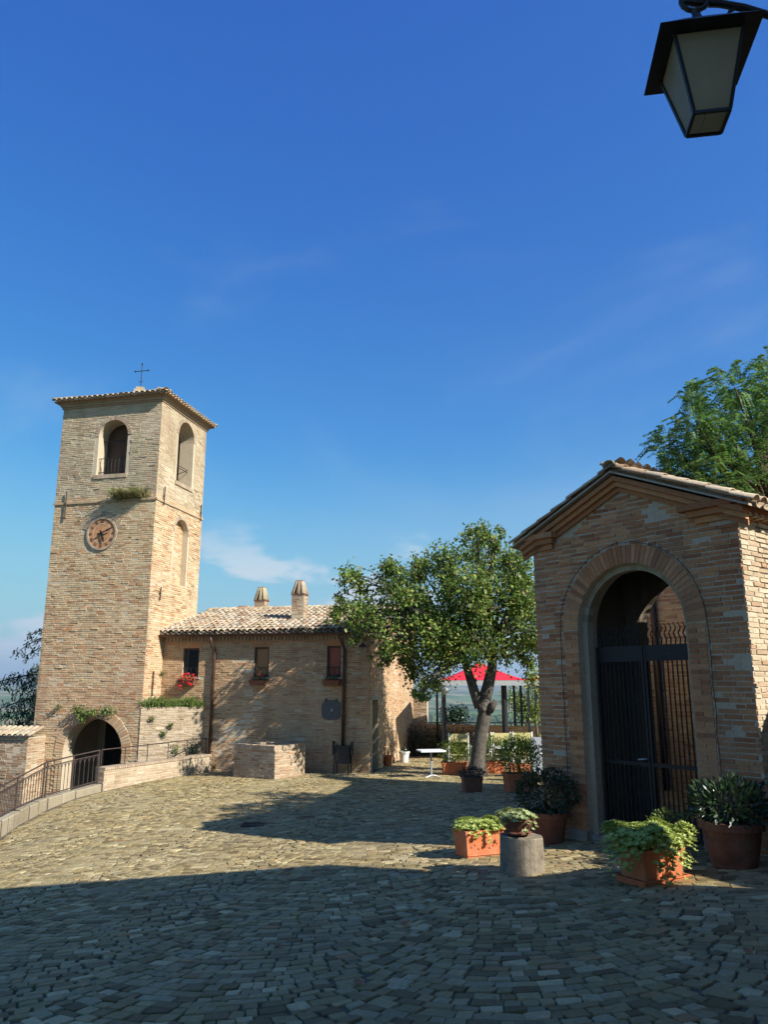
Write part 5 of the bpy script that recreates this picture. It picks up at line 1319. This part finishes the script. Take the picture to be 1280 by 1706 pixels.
# grey board by the portico
c = atY(903, 1250, 21.0); c.z = gz(c.x, c.y)
gbd = thing('grey_board', 'plain grey upright board beside the portico edge', 'board', c); mb = MB(); mb.box(c + V((0, 0, .6)), (.55, .05, 1.0), R_(5)); mb.build('panel', M_grey, gbd)
for s_ in (-.2, .2): mb = MB(); mb.box(c + V((s_, 0, .05)), (.04, .3, .1), R_(5)); mb.build('foot', M_black, gbd)
mb = MB(); q = c + V((-.02, -.045, .66)); mb.add([q + V((-.08, 0, .05)), q + V((.12, 0, .05)), q + V((.12, 0, -.06)), q + V((-.08, .012, .05)), q + V((.12, .012, .05)), q + V((.12, .012, -.06))], [(0, 2, 1), (3, 4, 5), (0, 1, 4, 3), (1, 2, 5, 4), (2, 0, 3, 5)]); mb.build('label', M_white, gbd)

# ---------------------------------------------------------------- canopies
def gazebo(c, w, label):
    t = thing('canopy', label, 'canopy', c, 'red canopies'); ez = 1.62; P = lambda x, y, z_: V((c.x + x, c.y + y, z_)); h = w / 2; n_ = 10
    mb = MB(); pk = P(0, 0, ez + .82)
    for s_ in range(4):
        A, Bq = [P(*q, ez + .17) for q in ((-h, -h), (h, -h), (h, h), (-h, h))][s_], [P(*q, ez + .17) for q in ((h, -h), (h, h), (-h, h), (-h, -h))][s_]
        for i in range(n_):
            f0, f1 = i / n_, (i + 1) / n_
            cv = lambda f: f ** 1.35
            def at(e, f): q = e.lerp(pk, f); q.z = (ez + .17) + (pk.z - ez - .17) * cv(f); return q
            mb.quad(at(A, f0), at(Bq, f0), at(Bq, f1), at(A, f1))
    mb.build('roof', M_red, t, smooth=False)
    mb = MB()
    for s_ in (-1, 1): mb.box(P(0, s_ * h, ez + .075), (w, .03, .17)); mb.box(P(s_ * h, 0, ez + .075), (.03, w - .06, .17))
    mb.build('valance', M_valance, t)
    for sx in (-1, 1):
        for sy in (-1, 1): mb = MB(); mb.box(P(sx * (h - .08), sy * (h - .08), (ez + c.z) / 2), (.08, .08, ez - c.z)); mb.build('post', M_black, t)
g1 = atY(800, 1140, 28.6); g1.z = gz(g1.x, g1.y); gazebo(g1, 3.1, 'red peaked canopy with grey valance behind the tree trunk')
g2 = V((g1.x + 3.2, g1.y, 0)); g2.z = gz(g2.x, g2.y); gazebo(g2, 3.1, 'red peaked canopy cut off by the portico wall')
# dark mast and globe lamp
c = atY(844, 1270, 27.5); c.z = gz(c.x, c.y); ms = MB(); ms.lathe(c, [(.10, 0), (.10, 2.6), (.07, 2.62)], 12); tag(ms.build('pole', M_black, None), 'thick black pole under the red canopy right of the trunk', 'pole')
c = atY(743, 1270, 25.2); c.z = gz(c.x, c.y); gl = thing('globe_lamp', 'white globe lamp on a dark post between house and tree', 'lamp', c)
zt_ = CZ + c.y * (ray(743, 1150).z / ray(743, 1150).y)
mb = MB(); mb.tube([c, V((c.x, c.y, zt_ - .12))], .04, 8); mb.build('post', M_black, gl)
mb = MB(); mb.lathe(V((c.x, c.y, zt_ - .14)), [(.05, 0)] + [(.16 * math.sin(a), .14 - .14 * math.cos(a) + .02) for a in [.4 + k * .28 for k in range(10)]], 16); mb.build('globe', M_globe, gl, smooth=True)
# garden wall and fence behind
gw0, gw1 = FS(HD - .6, -.02, 0), atY(745, 1260, 30.0)
gwall = thing('garden_wall', 'dark low garden wall right of the house', 'wall', (gw0 + gw1) / 2 + V((0, 0, -1.1)))
gdv = (gw1 - gw0); gdv.z = 0; gln = gdv.length; gdv.normalize(); gin = V((-gdv.y, gdv.x, 0))
def FGW(u, d, z): return V((gw0.x + gdv.x * u + gin.x * d, gw0.y + gdv.y * u + gin.y * d, z))
gwt = CZ + 30 * (ray(715, 1207).z / ray(715, 1207).y)
mb = MB(); mb.fbox(FGW, 0, gln + 6, 0, .3, -1.4, gwt); mb.build('wall_core', M_mortar, gwall)
lay_bricks(gwall, wall_items(FGW, 0, gln + 6, -1.2, gwt, seed=131), M_brick, limit=120)
hc = FGW(gln * .45, -.55, 0); hc.z = gz(hc.x, hc.y); hedge = thing('hedge', 'dark evergreen hedge in front of the garden wall', 'hedge', hc); hr_ = random.Random(5); mb = MB()
for k in range(9): leafblob(mb, FGW(.35 + k * .28, -.5, hc.z + .55), (.36, .34, .62), 520, .07, hr_, shell=.3)
mb.build('foliage', M_lf_dark, hedge); mb = MB()
for k in range(6): mb.tube([FGW(.4 + k * .42, -.5, hc.z - .05), FGW(.45 + k * .42, -.5, hc.z + .9)], [.03, .012], 5)
mb.build('stems', M_twig, hedge)
# stub of parapet at the far end of the house side wall
st = thing('wall_stub', 'short lit brick stub at the far end of the house side wall', 'wall', FS(HD + .2, -.1, -1))
stz = CZ + FS(HD, 0, 0).y * (ray(695, 1166).z / ray(695, 1166).y)
mb = MB(); mb.fbox(FS, HD + .02, HD + .3, -.55, .35, -1.3, stz); mb.build('wall_core', M_mortar, st)
def FSt(u, d, z): return FH(-.55 + u, HD + .02 + d, z)
lay_bricks(st, wall_items(FSt, 0, .9, -1.1, stz, seed=141), M_brick, limit=60)
mb = MB(); mb.fbox(FS, HD + .0, HD + .34, -.6, .36, stz + .002, stz + .06); mb.build('coping', M_tile, st)
# fence at the terrace edge
fn = thing('terrace_fence', 'dark railing along the far edge of the terrace', 'fence', V((4, 32, gz(4, 30))))
fz = CZ + 32 * (ray(820, 1204).z / ray(820, 1204).y)
for zz in (fz, fz - .35, fz - .7): mb = MB(); mb.box((5.5, 32, zz), (9, .04, .05)); mb.build('rail', M_black, fn)
for k in range(10): mb = MB(); mb.box((1.2 + k * .98, 32, (fz + gz(4, 30)) / 2), (.05, .05, fz - gz(4, 30))); mb.build('post', M_black, fn)
# drain grate, fallen leaves
c = G(422, 1375); gr = thing('drain_grate', 'rusty iron drain grate in the sunny paving', 'grate', c + V((0, 0, .004))); mb = MB(); rz = R_(-4)
for s_ in (-1, 1): mb.box(c + V((0, s_ * .16, .012)), (.42, .03, .03)); mb.box(c + V((s_ * .2, 0, .012)), (.03, .29, .03))
mb.build('frame', M_rust, gr)
for k in range(7): mb = MB(); mb.box(c + V((-.15 + .05 * k, 0, .010)), (.022, .29, .02)); mb.build('slat', M_rust, gr)
r = random.Random(77)
for k, (x, y, lab) in enumerate(((462, 1578, 'dry brown leaf on the cobbles left of centre'), (597, 1640, 'reddish dry leaf on the cobbles near the bottom edge'), (1247, 1587, 'orange dry leaf on the cobbles at the lower right'), (1025, 1538, 'dry leaf on the shaded cobbles below the near planter'), (676, 1540, 'tiny brown leaf on the shaded cobbles at mid picture'))):
    c = G(x, y); mb = MB(); a = r.uniform(0, 6); d = V((math.cos(a), math.sin(a), 0)); s_ = V((-d.y, d.x, 0)); z_ = V((0, 0, 1)); L = .055
    mb.add([c - d * L + z_ * .016, c - d * .02 + s_ * .035 + z_ * .022, c + d * .02 + s_ * .03 + z_ * .02, c + d * L + z_ * .028, c + d * .02 - s_ * .03 + z_ * .022, c - d * .02 - s_ * .035 + z_ * .018, c + z_ * .014], [(0, 1, 6), (1, 2, 6), (2, 3, 6), (3, 4, 6), (4, 5, 6), (5, 0, 6)])
    tag(mb.build('fallen_leaf', M_leafdry, None), lab, 'leaf', 'fallen leaves')

wd_ = MB(); r = random.Random(404)
for _ in range(900):
    x, y = (r.uniform(680, 1240), r.uniform(1395, 1480)) if r.random() < .35 else (r.uniform(-20, 1250), r.uniform(1290, 1690))
    q = G(x, y)
    if inside_building(q.x, q.y) or left_of_edge(q.x - .1, q.y) or noise.noise(V((q.x * .8, q.y * .8, 3))) < .05: continue
    grass_tuft(wd_, q - V((0, 0, .012)), r.randint(5, 12), r.uniform(.025, .06), r, 1.2)
wo2 = wd_.build('joint_weeds', M_lf_wall, None, kind='stuff'); tag(wo2, 'tiny weeds and moss growing in the paving joints', 'weeds')
# ================================================================== TREES
def limb(mb, a, b, r0, r1, r, bend=.18, n=6):
    a, b = V(a), V(b); m = rvec(r) * (b - a).length * bend; pts = []; rs_ = []
    for k in range(n):
        t_ = k / (n - 1); pts.append(a.lerp(b, t_) + m * math.sin(math.pi * t_) * .6 + V((0, 0, 1)) * (b - a).length * .07 * math.sin(math.pi * t_)); rs_.append(r0 + (r1 - r0) * t_)
    mb.tube(pts, rs_, 7); return pts
tb = at_ground(797, 1293); TY = tb.y; tree = thing('shade_tree', 'leafy broad-crowned tree with a leaning grey trunk beside the house', 'tree', tb)
mb = MB(); r = random.Random(9)
tp = lambda x, y, o=0.0: atY(x, y, TY + o)
path = [tb + V((0, 0, -.15)), tb + V((0, 0, .12)), tp(797, 1262), tp(801, 1225), tp(808, 1190), tp(806, 1165)]
mb.tube(path, [.36, .27, .205, .19, .195, .21], 14)
mb.tube([tp(806, 1172), tp(812, 1150), tp(820, 1115), tp(824, 1070)], [.20, .18, .15, .12], 10); mb.tube([tp(800, 1178), tp(790, 1150), tp(780, 1118), tp(768, 1080)], [.17, .145, .12, .10], 10)
mb.tube([tp(816, 1185, -.15), tp(826, 1168, -.25)], [.11, .08], 8)
mb.lathe(tp(806, 1182, -.27), [(.02, -.08), (.07, -.04), (.075, .03), (.02, .08)], 8)
blobs = [(598, 965, 34), (640, 950, 30), (575, 1005, 24), (610, 1025, 40), (660, 985, 46), (700, 950, 34), (690, 1010, 50), (745, 950, 50), (800, 898, 30), (815, 935, 52), (778, 985, 50), (860, 950, 42), (885, 985, 42), (885, 1045, 48), (868, 1085, 34), (830, 1010, 60), (755, 1030, 60), (700, 1055, 50), (645, 1055, 34), (740, 1095, 48), (690, 1110, 34), (640, 1095, 22), (805, 1075, 55), (720, 1135, 24), (700, 1150, 18), (920, 1010, 40), (915, 1060, 30), (830, 900, 24), (560, 1022, 16), (590, 1060, 16)]
fol = MB(); ends = [tp(824, 1070), tp(768, 1080), tp(815, 1100), tp(775, 1100)]
S = TY / CP / FPX
for (x, y, rp_) in blobs:
    rad = rp_ * S * 1.0
    for rep in range(3 if rp_ > 38 else 2):
        o = r.uniform(-1.7, 1.5) * (1.0 if rp_ > 30 else .6); c = tp(x + r.uniform(-6, 6), y + r.uniform(-6, 6), o)
        e = min(ends, key=lambda q: (q - c).length); pts = limb(mb, e, c, .055, .014, r)
        for _ in range(4): q = pts[r.randrange(3, 6)]; limb(mb, q, c + rvec(r) * rad * .95, .016, .004, r, .2, 4)
        nsub = 6 if rp_ > 25 else 4
        for _ in range(nsub):
            cc = c + rvec(r) * rad * .75; leafblob(fol, cc, rad * r.uniform(.4, .75), int(72 * (rad / .7) ** 1.6) + 22, r.choice((.085, .105, .125)), r, shell=.1, up=.7, asp=.72)
mb.build('trunk', M_bark, tree, smooth=True); fol.build('crown', M_lf_tree, tree)

# locust tree behind the portico
lb = FP(7.2, 10.5, 0); lb.z = gz(6, 18) - .1; lo = thing('locust_tree', 'feathery light-green tree behind the portico roof', 'tree', lb)
mb = MB(); fol = MB(); r = random.Random(33); LY = lb.y; lp = lambda x, y, o=0.0: atY(x, y, LY + o)
hub = lp(1290, 900); mb.tube([lb, lb.lerp(hub, .5) + V((.2, 0, 0)), hub], [.3, .24, .18], 10)
lbl = [(1110, 740, 26), (1135, 790, 30), (1160, 700, 24), (1155, 660, 16), (1185, 770, 40), (1175, 730, 30), (1225, 645, 30), (1240, 690, 42), (1225, 740, 44), (1270, 760, 50), (1275, 680, 40), (1285, 630, 30), (1120, 800, 20), (1240, 800, 46), (1330, 700, 60), (1350, 780, 70), (1320, 620, 40), (1200, 800, 40)]
S = LY / CP / FPX
for (x, y, rp_) in lbl:
    rad = rp_ * S
    for rep in range(2):
        c = lp(x, y, r.uniform(-1.6, 1.6)); limb(mb, hub, c, .06, .012, r, .15)
        for _ in range(int(62 * (rad / .6) ** 1.5) + 14):
            s = c + rvec(r) * rad; d = (s - c).normalized() * .6 + rvec(r) * .7 + V((0, 0, .25)); d.normalize(); L = r.uniform(.22, .40)
            pts = [s, s + d * L * .5, s + d * L + V((0, 0, -.22 * L * 2))]
            side = d.cross(V((0, 0, 1)))
            if side.length < .1: side = V((1, 0, 0))
            side.normalize(); up = side.cross(d)
            for q in range(9):
                t_ = (q + .5) / 9; pc = pts[0].lerp(pts[1], t_ * 2) if t_ < .5 else pts[1].lerp(pts[2], t_ * 2 - 1)
                for sg in (-1, 1): fol.leaf(pc + side * sg * .034, side * sg + d * .35 + V((0, 0, -.5)) + rvec(r) * .35, up, .07, .03)
            mb.tube(pts, [.006, .004, .002], 3, cap=False)
mb.build('trunk', M_twig, lo, smooth=True); fol.build('crown', M_lf_loc, lo)

# cedar behind the tower
cb = atY(95, 1240, 34.0); cb.z = -4.0; ce = thing('cedar_tree', 'dark cedar with drooping branches behind the tower', 'tree', cb)
mb = MB(); fol = MB(); r = random.Random(55); top = V((cb.x, cb.y, 5.2)); mb.tube([cb, V((cb.x, cb.y, 2)), top], [.3, .2, .05], 10)
CYp = lambda x, y, o=0.0: atY(x, y, cb.y + o)
for (x, y, s, dr) in ((50, 1058, .3, .35), (30, 1085, .34, .4), (45, 1092, .3, .5), (50, 1120, .4, .9), (40, 1140, .35, .6), (8, 1140, .5, .3), (28, 1150, .6, .5), (55, 1160, .5, .4), (30, 1175, .4, .4), (50, 1185, .5, .4), (10, 1200, .8, .5), (30, 1210, .8, .5), (48, 1205, .6, .5), (-20, 1190, .7, .5), (5, 1222, .6, .3), (40, 1222, .7, .4), (-40, 1150, .7, .5), (100, 1100, .7, .5), (120, 1150, .8, .5), (70, 1195, .5, .5)):
    tip = CYp(x, y, r.uniform(-.8, .8)); st0 = V((cb.x, cb.y, min(4.6, tip.z + .7))); pts = limb(mb, st0, tip, .05, .012, r, .08)
    for q in range(2, 6):
        for _ in range(int(s * 34)):
            a = pts[q] + rvec(r) * s * .6; hang = V((r.uniform(-.3, .3), r.uniform(-.3, .3), -dr * r.uniform(.4, 1.1))); 
            for w_ in range(6):
                t_ = (w_ + .5) / 6; fol.leaf(a + hang * t_ * .6, rvec(r) + V((0, 0, -.5)), rvec(r), .12, .045)
mb.build('trunk', M_bark, ce, smooth=True); fol.build('crown', M_lf_ced, ce)

# vine and bush at the portico's left edge and behind the canopies
def treelet(name, label, c, h, rad, n, size, mat, seed):
    root = thing(name, label, 'tree', c); r = random.Random(seed); mb = MB(); mb.tube([V(c), V(c) + V((0, 0, h * .6)), V(c) + V((0, 0, h))], [.09, .07, .03], 7); fo_ = MB()
    for _ in range(7):
        d = rvec(r); q = V(c) + V((d.x * rad * .6, d.y * rad * .6, h + d.z * rad * .7)); limb(mb, V(c) + V((0, 0, h * .6)), q, .03, .008, r); leafblob(fo_, q, rad * .55, n, size, r, shell=.2)
    mb.build('trunk', M_bark, root, smooth=True); fo_.build('crown', mat, root)
q = atY(898, 1240, 23.2); q.z = gz(q.x, q.y)
vine = thing('climbing_vine', 'thin climbing vine with light leaves beside the portico edge', 'vine', q); r = random.Random(88); mb = MB(); fo_ = MB()
pts = [q, q + V((.02, 0, .7)), q + V((-.04, 0, 1.5)), q + V((.03, 0, 2.2)), q + V((-.1, 0, 2.75))]; mb.tube(pts, [.025, .02, .018, .015, .01], 6); mb.build('stem', M_log, vine)
for k in range(16): t_ = r.uniform(.25, 1); i = min(int(t_ * 4), 3); leafblob(fo_, pts[i].lerp(pts[i + 1], t_ * 4 - i) + rvec(r) * .22, .2, 26, .09, r, shell=.1, asp=.7)
leafblob(fo_, pts[-1], (.55, .4, .35), 240, .09, r, shell=.1, asp=.7); fo_.build('leaves', M_lf_box, vine)
for k, (x, Y, h, rad, lab) in enumerate(((880, 33.5, 2.6, 1.3, 'green tree right behind the two canopies'), (760, 33.8, 1.6, .8, 'low dark tree at the terrace edge left of the canopies'), (930, 34, 2.2, 1.3, 'tree behind the canopy cut off by the portico'))):
    q = atY(x, 1250, Y); q.z = gz(q.x, 32) - .6; treelet('garden_tree', lab, q, h, rad, 420, .11, M_lf_tree if k != 1 else M_lf_dark, 90 + k)

# far woods in the valley
fw_ = MB(); r = random.Random(66)
def clump(c, s):
    n_, m_ = 7, 5; vs = []; ph = r.uniform(0, 9)
    for i in range(m_):
        t_ = math.pi * .62 * i / (m_ - 1)
        for k in range(n_):
            a = 6.283 * k / n_; q = s * (1 + .35 * noise.noise(V((math.cos(a) * 1.5 + ph, math.sin(a) * 1.5, t_ * 1.5)))); vs.append((c.x + q * math.sin(t_) * math.cos(a), c.y + q * math.sin(t_) * math.sin(a), c.z + s * .5 + q * math.cos(t_)))
    fw_.add(vs, [(i * n_ + k, i * n_ + (k + 1) % n_, (i + 1) * n_ + (k + 1) % n_, (i + 1) * n_ + k) for i in range(m_ - 1) for k in range(n_)])
for _ in range(5200):
    if r.random() < .6: az = r.uniform(-.02, .30)
    else: az = r.uniform(-.62, -.36)
    d = 90 * math.exp(r.uniform(0, 3.1)); x, y = d * math.sin(az), d * math.cos(az)
    if noise.noise(V((x * .006, y * .006, 5))) < .02 and r.random() < .9: continue
    clump(V((x, y, tz(x, y))), r.uniform(2.2, 4.8) * (1 + d / 1500))
wo_ = fw_.build('far_wood', M_lf_far, None, smooth=False, kind='stuff'); tag(wo_, 'distant woods and hedges down in the valley', 'woodland')

# haze of the summer air
hz = MB(); hz.box((0, 2000, 90), (30000, 30000, 520)); hm = bpy.data.materials.new('haze_air'); hm.use_nodes = True; t = hm.node_tree; t.nodes.clear()
o_ = t.nodes.new('ShaderNodeOutputMaterial'); pv = t.nodes.new('ShaderNodeVolumePrincipled'); pv.inputs['Color'].default_value = (.62, .74, .90, 1); pv.inputs['Density'].default_value = .00012; pv.inputs['Anisotropy'].default_value = .2
t.links.new(pv.outputs[0], o_.inputs['Volume']); ho = hz.build('haze', hm, None, kind='stuff'); tag(ho, 'pale blue summer haze over the valley', 'haze')
